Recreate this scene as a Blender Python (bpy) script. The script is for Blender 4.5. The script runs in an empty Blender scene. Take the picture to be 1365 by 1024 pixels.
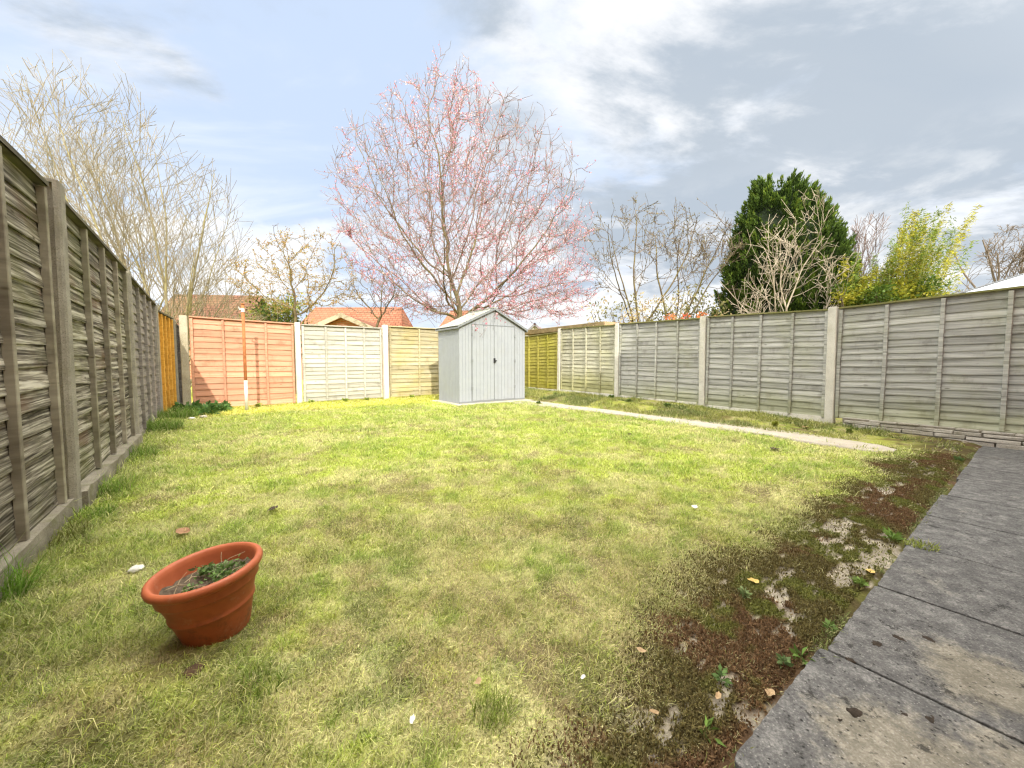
import bpy, bmesh, math, random
import numpy as np
from mathutils import Vector, Matrix, kdtree

random.seed(7)
rng = np.random.default_rng(7)
SC = bpy.context.scene
COL = SC.collection
PI = math.pi

# ------------------------------------------------------------------ garden frame
# camera stands at the origin, 1 m up; U runs down the garden, V runs across it
CAM_H, FOC = 1.0, 520.0
PITCH = math.atan(30 / FOC)
_a = math.atan2(382, FOC / math.cos(PITCH))
U = (-math.sin(_a), math.cos(_a)); V = (math.cos(_a), math.sin(_a))
ANG_U = math.atan2(U[1], U[0]); ANG_V = math.atan2(V[1], V[0])
def W(u, v, z=0.0): return Vector((u * U[0] + v * V[0], u * U[1] + v * V[1], z))
def ray(px, py):
    x = (px - 682.5) / FOC; y = -(py - 512) / FOC
    return (x, math.cos(PITCH) + y * math.sin(PITCH), -math.sin(PITCH) + y * math.cos(PITCH))
def G(px, py, z=0.0):
    d = ray(px, py); t = (z - CAM_H) / d[2]
    return Vector((d[0] * t, d[1] * t, z))
def at(px, py, Y):
    d = ray(px, py); t = Y / d[1]
    return Vector((d[0] * t, Y, CAM_H + d[2] * t))
def uv_of(p): return (p[0] * U[0] + p[1] * U[1], p[0] * V[0] + p[1] * V[1])

# ------------------------------------------------------------------ noise for meshes
def _hash(ix, iy, s):
    n = (ix.astype(np.int64) * 374761393 + iy.astype(np.int64) * 668265263 + s * 1274126177) & 0x7fffffff
    n = ((n ^ (n >> 13)) * 1274126177) & 0x7fffffff
    return ((n ^ (n >> 16)) & 0xffff) / 65535.0
def vnoise(x, y, s=0):
    x = np.asarray(x, float); y = np.asarray(y, float)
    ix = np.floor(x); iy = np.floor(y); fx = x - ix; fy = y - iy
    fx = fx * fx * (3 - 2 * fx); fy = fy * fy * (3 - 2 * fy)
    a = _hash(ix, iy, s); b = _hash(ix + 1, iy, s); c = _hash(ix, iy + 1, s); d = _hash(ix + 1, iy + 1, s)
    return (a * (1 - fx) + b * fx) * (1 - fy) + (c * (1 - fx) + d * fx) * fy
def fbm(x, y, s=0, o=4):
    t = 0; amp = .5; tot = 0
    for k in range(o):
        t = t + amp * vnoise(np.asarray(x) * 2 ** k + 17.3 * k, np.asarray(y) * 2 ** k - 9.1 * k, s + k); tot += amp; amp *= .55
    return t / tot
def sstep(a, b, x):
    t = np.clip((np.asarray(x) - a) / (b - a), 0, 1); return t * t * (3 - 2 * t)
def mixc(a, b, t):
    t = np.asarray(t)[..., None]; return a * (1 - t) + b * t

# ------------------------------------------------------------------ object helpers
def tag(o, label=None, cat=None, group=None, kind=None):
    if label: o['label'] = label
    if cat: o['category'] = cat
    if group: o['group'] = group
    if kind: o['kind'] = kind
    return o
def thing(name, label, cat, loc=(0, 0, 0), rz=0.0, group=None):
    o = bpy.data.objects.new(name, None); COL.objects.link(o)
    o.location = loc; o.rotation_euler = (0, 0, rz); o.empty_display_size = .2
    return tag(o, label, cat, group)
def link(name, me, mat, parent=None, smooth=False):
    me.name = name
    if mat is not None and not me.materials: me.materials.append(mat)
    o = bpy.data.objects.new(name, me); COL.objects.link(o)
    if parent is not None: o.parent = parent
    if smooth: me.polygons.foreach_set('use_smooth', [True] * len(me.polygons))
    return o
def mesh_np(name, verts, faces_flat, loop_tot, colors=None):
    me = bpy.data.meshes.new(name)
    nv = len(verts); nf = len(loop_tot)
    me.vertices.add(nv); me.vertices.foreach_set('co', np.ascontiguousarray(verts, np.float32).ravel())
    me.loops.add(len(faces_flat)); me.loops.foreach_set('vertex_index', np.ascontiguousarray(faces_flat, np.int32))
    me.polygons.add(nf)
    ls = np.zeros(nf, np.int32); ls[1:] = np.cumsum(loop_tot)[:-1]
    me.polygons.foreach_set('loop_start', ls); me.polygons.foreach_set('loop_total', np.asarray(loop_tot, np.int32))
    if colors is not None:
        c4 = np.ones((nv, 4), np.float32); c4[:, :3] = colors
        at_ = me.color_attributes.new('Col', 'FLOAT_COLOR', 'POINT'); at_.data.foreach_set('color', c4.ravel())
    me.update(calc_edges=True); me.validate()
    return me
class MB:
    """collects faces for one mesh, with an optional per-vertex tint"""
    def __init__(s): s.v = []; s.f = []; s.c = []; s.t = 0.5
    def vert(s, p): s.v.append(tuple(p)); s.c.append(s.t); return len(s.v) - 1
    def face(s, *pts): s.f.append([s.vert(p) for p in pts])
    def box(s, x0, x1, y0, y1, z0, z1, f=lambda p: p):
        i = len(s.v)
        for z in (z0, z1):
            for (x, y) in ((x0, y0), (x1, y0), (x1, y1), (x0, y1)): s.vert(f((x, y, z)))
        for q in ((0, 3, 2, 1), (4, 5, 6, 7), (0, 1, 5, 4), (1, 2, 6, 5), (2, 3, 7, 6), (3, 0, 4, 7)): s.f.append([i + k for k in q])
    def prism(s, poly, z0, z1, f=lambda p: p, tlow=None):
        i = len(s.v); n = len(poly); tt = s.t
        for z in (z0, z1):
            s.t = tt if (tlow is None or z == z1) else tlow
            for (x, y) in poly: s.vert(f((x, y, z)))
        s.f.append([i + k for k in reversed(range(n))]); s.f.append([i + n + k for k in range(n)])
        for k in range(n): s.f.append([i + k, i + (k + 1) % n, i + n + (k + 1) % n, i + n + k])
    def grid(s, rows):
        i = len(s.v); m = len(rows[0])
        for r in rows:
            for p in r: s.vert(p)
        for a in range(len(rows) - 1):
            for b in range(m - 1): s.f.append([i + a * m + b, i + a * m + b + 1, i + (a + 1) * m + b + 1, i + (a + 1) * m + b])
    def lathe(s, prof, n=48, wob=0):
        i = len(s.v); m = len(prof)
        for k in range(n):
            a = 2 * PI * k / n
            for (r, z) in prof: s.vert((r * math.cos(a), r * math.sin(a), z))
        for k in range(n):
            for j in range(m - 1):
                a, b = i + k * m + j, i + ((k + 1) % n) * m + j
                s.f.append([a, b, b + 1, a + 1])
    def build(s, name, mat, parent=None, smooth=False, bevel=0):
        me = bpy.data.meshes.new(name); me.from_pydata(s.v, [], s.f)
        c4 = np.ones((len(s.v), 4), np.float32); c4[:, :3] = np.asarray(s.c, np.float32)[:, None]
        a = me.color_attributes.new('Col', 'FLOAT_COLOR', 'POINT'); a.data.foreach_set('color', c4.ravel())
        bm = bmesh.new(); bm.from_mesh(me); bmesh.ops.recalc_face_normals(bm, faces=bm.faces); bm.to_mesh(me); bm.free()
        o = link(name, me, mat, parent, smooth)
        if bevel:
            b = o.modifiers.new('bevel', 'BEVEL'); b.width = bevel; b.segments = 2; b.limit_method = 'ANGLE'
        return o
def tubes(branches, col=None):
    """branches: list of (points Nx3, radii N, sides) -> verts, faces, tots"""
    VS, FS, TS = [], [], []; off = 0
    for pts, rad, k in branches:
        pts = np.asarray(pts, float); rad = np.asarray(rad, float); n = len(pts)
        if n < 2: continue
        t = np.empty_like(pts); t[1:-1] = pts[2:] - pts[:-2]; t[0] = pts[1] - pts[0]; t[-1] = pts[-1] - pts[-2]
        t /= (np.linalg.norm(t, axis=1)[:, None] + 1e-9)
        ref = np.array((.31, .95, .1)) if abs(t[0][2]) > .7 else np.array((0.05, .1, 1.))
        a = np.cross(t, ref); a /= (np.linalg.norm(a, axis=1)[:, None] + 1e-9); b = np.cross(t, a)
        ang = np.arange(k) * 2 * PI / k
        ring = pts[:, None, :] + rad[:, None, None] * (np.cos(ang)[None, :, None] * a[:, None, :] + np.sin(ang)[None, :, None] * b[:, None, :])
        VS.append(ring.reshape(-1, 3))
        i = np.arange(n - 1)[:, None] * k; j = np.arange(k)[None, :]; j2 = (j + 1) % k
        q = np.stack([i + j, i + j2, i + k + j2, i + k + j], -1).reshape(-1) + off
        FS.append(q); TS.append(np.full((n - 1) * k, 4)); off += n * k
    return np.concatenate(VS), np.concatenate(FS), np.concatenate(TS)
def tube_obj(name, branches, mat, parent, origin):
    v, f, t = tubes(branches); v = v - np.asarray(origin)
    return link(name, mesh_np(name, v, f, t), mat, parent, True)
def leaves_obj(name, cen, dirs, L, Wd, cols, mat, parent=None, origin=(0, 0, 0), fold=.25, quad=True, droop=0.0):
    """many leaf-sized faces: a pointed 4-gon for each centre"""
    n = len(cen); cen = np.asarray(cen) - np.asarray(origin)
    d = dirs / (np.linalg.norm(dirs, axis=1)[:, None] + 1e-9)
    r = rng.normal(size=(n, 3)); s = np.cross(d, r); s /= (np.linalg.norm(s, axis=1)[:, None] + 1e-9)
    nrm = np.cross(s, d)
    L = np.asarray(L).reshape(-1, 1) * np.ones((n, 1)); Wd = np.asarray(Wd).reshape(-1, 1) * np.ones((n, 1))
    p0 = cen; p2 = cen + d * L - np.array((0, 0, droop)) * L
    m = cen + d * L * .45 + nrm * L * .08
    p1 = m + s * Wd * .5; p3 = m - s * Wd * .5
    vs = np.stack([p0, p1, p2, p3], 1).reshape(-1, 3)
    me = mesh_np(name, vs, np.arange(4 * n), np.full(n, 4), np.repeat(cols, 4, axis=0))
    return link(name, me, mat, parent)

# ------------------------------------------------------------------ materials
def new_mat(name):
    m = bpy.data.materials.new(name); m.use_nodes = True; nt = m.node_tree; nt.nodes.clear()
    return m, nt, nt.nodes, nt.links
class NB:
    def __init__(s, nt): s.nt = nt; s.N = nt.nodes; s.L = nt.links
    def node(s, typ, **kw):
        n = s.N.new(typ)
        for k, v in kw.items():
            setattr(n, k, v)
        return n
    def put(s, sock, val):
        if isinstance(val, bpy.types.NodeSocket): s.L.new(val, sock)
        elif hasattr(sock, 'default_value'):
            if isinstance(val, (tuple, list)) and len(val) == 3 and len(sock.default_value) == 4: val = (*val, 1)
            sock.default_value = val
    def math(s, op, a, b=0.0, c=0.0, clamp=False):
        n = s.node('ShaderNodeMath', operation=op, use_clamp=clamp); s.put(n.inputs[0], a); s.put(n.inputs[1], b); s.put(n.inputs[2], c); return n.outputs[0]
    def vmath(s, op, a, b=(0, 0, 0)):
        n = s.node('ShaderNodeVectorMath', operation=op); s.put(n.inputs[0], a); s.put(n.inputs[1], b)
        return n.outputs['Value'] if op in ('DOT_PRODUCT', 'LENGTH') else n.outputs[0]
    def noise(s, vec, scale, detail=4, rough=.55, dist=0.0, out='Fac'):
        n = s.node('ShaderNodeTexNoise'); s.put(n.inputs['Vector'], vec); n.inputs['Scale'].default_value = scale
        n.inputs['Detail'].default_value = detail; n.inputs['Roughness'].default_value = rough; n.inputs['Distortion'].default_value = dist
        return n.outputs[out]
    def voro(s, vec, scale, feature='F1', rand=1.0):
        n = s.node('ShaderNodeTexVoronoi', feature=feature); s.put(n.inputs['Vector'], vec); n.inputs['Scale'].default_value = scale
        n.inputs['Randomness'].default_value = rand
        return n
    def ramp(s, fac, stops, interp='LINEAR'):
        n = s.node('ShaderNodeValToRGB'); s.put(n.inputs[0], fac); cr = n.color_ramp; cr.interpolation = interp
        while len(cr.elements) < len(stops): cr.elements.new(.5)
        for e, (p, c) in zip(cr.elements, stops): e.position = p; e.color = (*c, 1) if len(c) == 3 else c
        return n.outputs[0]
    def smooth(s, x, a, b):
        n = s.node('ShaderNodeMapRange', interpolation_type='SMOOTHSTEP'); s.put(n.inputs[0], x)
        n.inputs[1].default_value = a; n.inputs[2].default_value = b; return n.outputs[0]
    def mix(s, f, a, b, mode='MIX'):
        n = s.node('ShaderNodeMix', data_type='RGBA', blend_type=mode); s.put(n.inputs[0], f); s.put(n.inputs[6], a); s.put(n.inputs[7], b); return n.outputs[2]
    def mapping(s, vec, scale=(1, 1, 1), loc=(0, 0, 0), rot=(0, 0, 0)):
        n = s.node('ShaderNodeMapping'); s.put(n.inputs[0], vec); n.inputs['Scale'].default_value = scale; n.inputs['Location'].default_value = loc; n.inputs['Rotation'].default_value = rot; return n.outputs[0]
    def coord(s, w='Object'): return s.node('ShaderNodeTexCoord').outputs[w]
    def attr(s, name='Col', out='Color'):
        n = s.node('ShaderNodeAttribute'); n.attribute_name = name; return n.outputs[out]
    def bump(s, h, strength=.3, dist=.01):
        n = s.node('ShaderNodeBump'); n.inputs['Strength'].default_value = strength; n.inputs['Distance'].default_value = dist; s.put(n.inputs['Height'], h); return n.outputs[0]
    def out(s, col, rough=.8, nrm=None, spec=.25, metal=0.0):
        p = s.node('ShaderNodeBsdfPrincipled'); s.put(p.inputs['Base Color'], col); s.put(p.inputs['Roughness'], rough)
        p.inputs['Specular IOR Level'].default_value = spec; p.inputs['Metallic'].default_value = metal
        if nrm is not None: s.L.new(nrm, p.inputs['Normal'])
        o = s.node('ShaderNodeOutputMaterial'); s.L.new(p.outputs[0], o.inputs[0]); return p

def wood(name, dark, mid, light, green=(.16, .19, .05), gamt=.35, gz=None, contrast=1.0, warm=None, wamt=0.0, grain=42):
    m, nt, N, L = new_mat(name); b = NB(nt)
    oc = b.coord('Object'); info = b.node('ShaderNodeObjectInfo'); tint = b.attr('Col', 'Fac')
    rnd = b.math('MULTIPLY', info.outputs['Random'], 37.0)
    off = b.node('ShaderNodeCombineXYZ'); b.put(off.inputs[0], b.math('ADD', b.math('MULTIPLY', tint, 61.0), rnd)); b.put(off.inputs[1], b.math('MULTIPLY', tint, 23.0)); b.put(off.inputs[2], b.math('MULTIPLY', tint, 9.0))
    vec = b.vmath('ADD', oc, off.outputs[0])
    # wavy grain that runs along the board and swirls round the knots
    warp = b.noise(b.mapping(vec, (1.6, 1.6, 7)), 1.0, 3, .5, 0, 'Color')
    wv = b.vmath('ADD', vec, b.vmath('MULTIPLY', b.vmath('SUBTRACT', warp, (.5, .5, .5)), (.16, .0, .035)))
    g = b.noise(b.mapping(wv, (1.3, 1.3, grain)), 1.0, 9, .62, .4)
    g2 = b.noise(b.mapping(wv, (3.2, 3.2, grain * 3.1)), 1.0, 5, .6)
    gg = b.math('ADD', b.math('MULTIPLY', g, .68), b.math('MULTIPLY', g2, .32))
    gg = b.math('ADD', b.math('MULTIPLY', b.math('SUBTRACT', gg, .5), contrast), .5)
    col = b.ramp(gg, [(.33, dark), (.5, mid), (.68, light)])
    patch = b.noise(b.mapping(vec, (1.1, 1.1, 2.6)), 1.3, 4, .6)
    if warm: col = b.mix(b.math('MULTIPLY', b.smooth(patch, .5, .72), wamt), col, warm)
    stn = b.noise(b.mapping(vec, (2.2, 2.2, 1.1), (9, 4, 2)), 1.6, 7, .7)
    col = b.mix(b.math('MULTIPLY', b.smooth(stn, .52, .68), .5), col, b.mix(1.0, col, (.45, .43, .40), 'MULTIPLY'))
    kn = b.voro(b.mapping(wv, (3.4, 3.4, 10.5)), 1.0)
    kf = b.math('SUBTRACT', 1.0, b.smooth(kn.outputs['Distance'], .04, .12))
    col = b.mix(b.math('MULTIPLY', kf, .75), col, (dark[0] * .55, dark[1] * .5, dark[2] * .45))
    val = b.math('ADD', b.math('MULTIPLY', tint, .36), .82)
    col = b.mix(1.0, col, val, 'MULTIPLY')
    gp = b.noise(b.mapping(oc, (1.2, 1.2, 1.5), (3, 1, 7)), 1.4, 5, .65)
    sz = b.node('ShaderNodeSeparateXYZ'); b.put(sz.inputs[0], oc)
    gm = b.smooth(gp, .42, .72)
    if gz: gm = b.math('ADD', b.math('MULTIPLY', gm, .55), b.math('SUBTRACT', 1.0, b.smooth(sz.outputs[2], gz[0], gz[1])), clamp=True)
    gm = b.math('MULTIPLY', gm, gamt)
    col = b.mix(gm, col, b.mix(.45, green, b.mix(1.0, col, (2.2, 2.2, 2.2), 'MULTIPLY'), 'MULTIPLY'))
    b.out(col, .85, b.bump(gg, .55, .006), .15)
    return m
def concrete(name, a=(.30, .28, .24), c=(.46, .44, .38), moss=(.13, .14, .05), mamt=.3, scale=1.0, gz=None):
    m, nt, N, L = new_mat(name); b = NB(nt); oc = b.coord('Object'); info = b.node('ShaderNodeObjectInfo')
    of = b.node('ShaderNodeCombineXYZ'); b.put(of.inputs[0], b.math('MULTIPLY', info.outputs['Random'], 91.0)); b.put(of.inputs[2], b.math('MULTIPLY', info.outputs['Random'], 53.0))
    vec = b.vmath('ADD', oc, of.outputs[0])
    n1 = b.noise(vec, 6 * scale, 6, .65); n2 = b.noise(vec, 110 * scale, 4, .7); v = b.voro(vec, 95 * scale)
    col = b.ramp(b.math('ADD', b.math('MULTIPLY', n1, .6), b.math('MULTIPLY', n2, .4)), [(.33, a), (.66, c)])
    col = b.mix(b.math('MULTIPLY', b.math('SUBTRACT', 1, b.smooth(v.outputs['Distance'], .1, .4)), .45), col, (a[0] * .5, a[1] * .48, a[2] * .45))
    mm = b.math('MULTIPLY', b.smooth(b.noise(vec, 3.1 * scale, 5, .7), .5, .72), mamt)
    col = b.mix(mm, col, moss)
    b.out(col, .92, b.bump(b.math('ADD', n2, b.math('MULTIPLY', v.outputs['Distance'], .6)), .5, .004), .15)
    return m
def plain(name, col, rough=.6, var=.15, scale=8, bump=.0, spec=.3, metal=0.0, dirt=None, damt=.3):
    m, nt, N, L = new_mat(name); b = NB(nt); oc = b.coord('Object')
    n = b.noise(oc, scale, 6, .65)
    c = b.ramp(n, [(.3, tuple(x * (1 - var) for x in col)), (.7, tuple(min(1, x * (1 + var)) for x in col))])
    if dirt: c = b.mix(b.math('MULTIPLY', b.smooth(b.noise(oc, scale * .45, 7, .7), .48, .7), damt), c, dirt)
    b.out(c, rough, b.bump(b.noise(oc, scale * 9, 4, .6), bump, .003) if bump else None, spec, metal)
    return m
def leafmat(name, trans=.35, rough=.6, var=0.0):
    m, nt, N, L = new_mat(name); b = NB(nt); c = b.attr('Col')
    p = b.node('ShaderNodeBsdfPrincipled'); b.put(p.inputs['Base Color'], c); p.inputs['Roughness'].default_value = rough; p.inputs['Specular IOR Level'].default_value = .2
    t = b.node('ShaderNodeBsdfTranslucent'); b.put(t.inputs[0], c)
    x = b.node('ShaderNodeMixShader'); x.inputs[0].default_value = trans; L.new(p.outputs[0], x.inputs[1]); L.new(t.outputs[0], x.inputs[2])
    o = b.node('ShaderNodeOutputMaterial'); L.new(x.outputs[0], o.inputs[0]); return m
def bark(name, a, c, moss=None, mamt=.4, sc=14):
    m, nt, N, L = new_mat(name); b = NB(nt); oc = b.coord('Object')
    n = b.noise(b.mapping(oc, (1, 1, .35)), sc, 6, .7); col = b.ramp(n, [(.35, a), (.65, c)])
    if moss: col = b.mix(b.math('MULTIPLY', b.smooth(b.noise(oc, 1.7, 5, .6), .42, .62), mamt), col, moss)
    b.out(col, .9, b.bump(n, .5, .01), .15); return m

M = {}
M['wood_left'] = wood('weathered_dark_boards', (.04, .034, .026), (.19, .17, .135), (.50, .47, .40), (.17, .19, .05), .5, None, 1.9, (.13, .07, .04), .6)
M['wood_batten_left'] = wood('weathered_batten', (.12, .10, .075), (.27, .245, .19), (.42, .39, .31), (.2, .22, .08), .3, None, .9, grain=6)
M['wood_slate'] = wood('grey_purple_boards', (.13, .115, .105), (.27, .245, .225), (.40, .37, .33), (.18, .19, .08), .2, None, .9)
M['wood_ochre'] = wood('ochre_boards', (.36, .18, .03), (.55, .30, .055), (.66, .42, .10), (.4, .3, .06), .2, None, .8)
M['wood_pink'] = wood('terracotta_stained_boards', (.42, .19, .12), (.56, .29, .19), (.64, .38, .27), (.4, .22, .1), .08, None, .8)
M['wood_pale'] = wood('bleached_boards', (.25, .24, .205), (.43, .42, .375), (.53, .52, .475), (.40, .38, .26), .12, (.1, .5), .9)
M['wood_yellow'] = wood('lichen_yellow_boards', (.22, .185, .11), (.40, .355, .23), (.51, .47, .34), (.42, .35, .08), .4, None, .95)
M['wood_lime'] = wood('algae_green_boards', (.18, .16, .035), (.34, .31, .07), (.46, .42, .13), (.36, .36, .04), .5, None, .95)
M['wood_right'] = wood('silver_grey_boards', (.19, .19, .175), (.385, .385, .36), (.55, .55, .52), (.30, .32, .12), .45, (.12, .6), 1.1)
M['wood_right_far'] = wood('silver_green_boards', (.20, .19, .14), (.42, .41, .32), (.55, .54, .44), (.36, .36, .10), .5, (.2, 1.0), 1.1)
M['wood_cap'] = wood('algae_capping', (.10, .10, .035), (.21, .20, .085), (.33, .31, .17), (.18, .2, .05), .5, None, .9, grain=20)
M['wood_cap_dark'] = wood('dark_capping', (.06, .05, .04), (.15, .135, .10), (.27, .25, .20), (.15, .17, .05), .4, None, .9, grain=20)
M['post'] = concrete('post_concrete', (.20, .185, .15), (.38, .355, .30), (.17, .165, .06), .4)
M['post_white'] = concrete('pale_post_concrete', (.52, .50, .44), (.70, .68, .62), (.38, .36, .18), .2)
M['post_pebble'] = concrete('pebbled_post_concrete', (.27, .245, .18), (.52, .48, .37), (.3, .27, .08), .3, .45)
M['gravel_board'] = concrete('base_board_concrete', (.15, .135, .10), (.31, .285, .22), (.12, .13, .04), .75)
M['path'] = concrete('path_concrete', (.30, .27, .22), (.44, .40, .33), (.30, .29, .12), .3)
M['stone'] = concrete('wall_stone', (.26, .24, .20), (.50, .47, .41), (.15, .14, .07), .55, .7)

# ------------------------------------------------------------------ world, sun, camera
# shadows: light travels down the garden and a little across it
tr = Vector((U[0] + .30 * V[0], U[1] + .30 * V[1], 0)); tr.normalize()
ELEV = math.radians(35.7)
sun_dir = Vector((-tr.x * math.cos(ELEV), -tr.y * math.cos(ELEV), math.sin(ELEV)))
w = bpy.data.worlds.new('World'); SC.world = w; w.use_nodes = True; w.node_tree.nodes.clear(); b = NB(w.node_tree)
d = b.coord('Generated'); sp = b.node('ShaderNodeSeparateXYZ'); b.put(sp.inputs[0], d); dz = sp.outputs[2]; dx = sp.outputs[0]
sky = b.node('ShaderNodeTexSky', sky_type='NISHITA', sun_disc=False, sun_elevation=ELEV, sun_rotation=math.atan2(sun_dir.x, sun_dir.y), air_density=1.0, dust_density=1.5, ozone_density=1.2)
K = 10.0                                                     # clouds in the sky texture's own units
den = b.math('ADD', b.math('MAXIMUM', dz, 0.0), .16)
cx = b.node('ShaderNodeCombineXYZ'); b.put(cx.inputs[0], b.math('DIVIDE', dx, den)); b.put(cx.inputs[1], b.math('DIVIDE', sp.outputs[1], den))
P = cx.outputs[0]
thin = b.noise(b.mapping(P, (.55, 1.5, 1), (2.1, .4, 0), (0, 0, .6)), 1.0, 7, .55, .6)
base = b.mix(.86, b.mix(1.0, sky.outputs[0], (.85, .9, 1.0), 'MULTIPLY'), (.70 * K, .84 * K, 1.07 * K))
base = b.mix(b.math('MULTIPLY', b.smooth(thin, .40, .64), .85), base, (1.02 * K, 1.06 * K, 1.12 * K))
n1 = b.noise(b.mapping(P, (.8, 1.0, 1), (5.3, 1.9, 0), (0, 0, -.35)), 1.45, 12, .60, .2)
cov = b.math('ADD', n1, b.math('MULTIPLY', b.smooth(dx, -.35, .5), .22))
mask = b.smooth(cov, .48, .67)
shade = b.noise(b.mapping(P, (.7, 1.3, 1), (1.2, 7.7, 0), (0, 0, -.5)), 1.7, 9, .60, .3)
thick = b.smooth(b.math('ADD', shade, b.math('MULTIPLY', b.math('SUBTRACT', cov, .5), .42)), .41, .60)
cloud = b.mix(thick, (1.0 * K, 1.01 * K, 1.03 * K), (.50 * K, .57 * K, .65 * K))
skyc = b.mix(b.math('MULTIPLY', mask, .92), base, cloud)
puff = b.noise(b.mapping(d, (1, 1, 2.2), (3.1, 8.2, 1.7)), 3.4, 8, .58, .2)
pm = b.math('MULTIPLY', b.smooth(puff, .50, .62), b.math('SUBTRACT', 1.0, b.smooth(dz, .16, .42)))
skyc = b.mix(b.math('MULTIPLY', pm, .85), skyc, (1.12 * K, 1.12 * K, 1.12 * K))
hz = b.math('SUBTRACT', 1.0, b.smooth(dz, .0, .22))
skyc = b.mix(b.math('MULTIPLY', hz, .5), skyc, (.94 * K, .99 * K, 1.05 * K))
# unseen sky overhead and round the sun brightened, added to fill the shaded lawn
sg = b.smooth(b.vmath('DOT_PRODUCT', d, tuple(sun_dir)), -.05, .95)
over = b.smooth(dz, .66, .95)
boost = b.math('ADD', b.math('MULTIPLY', sg, 3.0), b.math('MULTIPLY', over, 5.0))
skyc = b.mix(1.0, skyc, b.mix(1.0, boost, (10.0, 9.4, 8.3), 'MULTIPLY'), 'ADD')
bg = b.node('ShaderNodeBackground'); b.put(bg.inputs[0], skyc); bg.inputs[1].default_value = .105
wo = b.node('ShaderNodeOutputWorld'); b.L.new(bg.outputs[0], wo.inputs[0])

ld = bpy.data.lights.new('sun', 'SUN'); ld.energy = 5.0; ld.angle = math.radians(.6); ld.color = (1.0, .93, .80)
lo = bpy.data.objects.new('sun', ld); COL.objects.link(lo); lo.rotation_euler = sun_dir.to_track_quat('Z', 'Y').to_euler(); lo.location = (0, -5, 20)
cd = bpy.data.cameras.new('camera'); cd.sensor_width = 36; cd.lens = FOC / 1365 * 36; cd.clip_start = .05; cd.clip_end = 2000
co = bpy.data.objects.new('camera', cd); COL.objects.link(co); co.location = (0, 0, CAM_H); co.rotation_euler = (PI / 2 - PITCH, 0, 0); SC.camera = co
SC.view_settings.view_transform = 'Standard'; SC.view_settings.look = 'None'; SC.view_settings.exposure = 0; SC.view_settings.gamma = 1
SC.cycles.max_bounces = 6; SC.cycles.diffuse_bounces = 2; SC.cycles.transparent_max_bounces = 8; SC.cycles.use_denoising = True; SC.cycles.denoiser = 'OPENIMAGEDENOISE'; SC.cycles.sample_clamp_indirect = 4; SC.cycles.filter_width = 1.3

# ------------------------------------------------------------------ ground
def fence_v(u): return 7.42 + .055 * u                       # line of the boundary fence across the garden
def ground_h(u, v):
    u = np.asarray(u, float); v = np.asarray(v, float)
    h = .035 * (fbm(u * .9, v * .9, 3, 3) - .5) + .02 * (fbm(u * 4, v * 4, 5, 2) - .5)
    bed = sstep(6.2, 6.9, v) * (.03 + .085 * sstep(.6, 5, u)) + sstep(6.3, 6.6, v) * .09 * (fbm(u * 2.2, v * 2.2, 8, 3) - .45) * sstep(.5, 1.4, u)
    h = h + bed
    h = h + .05 * np.exp(-(((u - 1.62) / .13) ** 2 + ((v + .36) / .2) ** 2)) + .03 * np.exp(-(((u - 1.45) / .12) ** 2 + ((v + .12) / .2) ** 2))
    h = h * sstep(.35, 1.0, u) * (1 - .9 * ((v > 5.85) & (v < 6.25) & (u > .9) & (u < 8)))
    h = np.where((u > 7.6) & (u < 9.6) & (v > 4.1) & (v < 6.5), np.minimum(h, -.01), h)
    h = h - .03 * (1 - sstep(.36, .5, u))
    inside = sstep(-3, -1, v) * (1 - sstep(9, 12, v)) * (1 - sstep(11, 14, u))
    return h * inside
CONC = [(.44, 2.72, .30, .35), (.66, 2.80, .16, .34), (.78, 2.79, .14, .2), (.64, .90, .10, .05), (.55, .90, .07, .05), (.70, .92, .06, .05), (.68, 4.07, .10, .5), (.53, 1.15, .05, .12), (.70, 1.98, .05, .16), (.61, 1.84, .04, .14), (.72, 5.35, .08, .4), (.58, 5.1, .05, .35), (.50, 2.35, .06, .25), (.80, 4.6, .06, .3)]
def lawn_edge(v): return 0.87 - .19 * (1 - sstep(.5, 1.5, np.asarray(v))) + .10 * (fbm(np.asarray(v) * 2.2, np.asarray(v) * 0 + 3, 21, 4) - .5) * 2
def zones(u, v):
    """weights: moss strip, bare concrete, border bed, straw, green, brown"""
    u = np.asarray(u, float); v = np.asarray(v, float)
    e = .16 * (fbm(u * 5, v * 5, 31, 4) - .5) + .22 * (fbm(u * 1.6, v * 1.6, 33, 2) - .5)
    strip = (1 - sstep(-.20, .16, u + e - lawn_edge(v)))
    conc = np.zeros_like(u)
    rag = fbm(u * 26, v * 13, 41, 5)
    for (cu, cv, ru, rv) in CONC:
        r = np.sqrt(((u - cu) / ru) ** 2 + ((v - cv) / rv) ** 2); conc = np.maximum(conc, 1.25 - r)
    conc = sstep(.34, .44, conc * .60 + (rag - .5) * 2.2) * strip
    bed = sstep(6.15, 6.28, v) * sstep(.4, .6, u)
    straw = fbm(u * .9, v * .9, 51, 3) * .34 + fbm(u * 5.1, v * 5.1, 55, 3) * .33 + fbm(u * 13, v * 13, 57, 3) * .33
    green = fbm(u * 1.5 + 9, v * 1.5, 61, 3) * .30 + fbm(u * 6.0, v * 6.0, 65, 3) * .38 + fbm(u * 15, v * 15, 67, 3) * .32
    brown = fbm(u * 1.9 + 5, v * 1.9, 71, 3) * .45 + fbm(u * 8, v * 8, 73, 4) * .55
    return strip, conc, bed, straw, green, brown
C_STRAW = np.array((.66, .63, .31)); C_YEL = np.array((.50, .58, .105)); C_GRN = np.array((.27, .43, .045)); C_DGR = np.array((.09, .15, .03))
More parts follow.
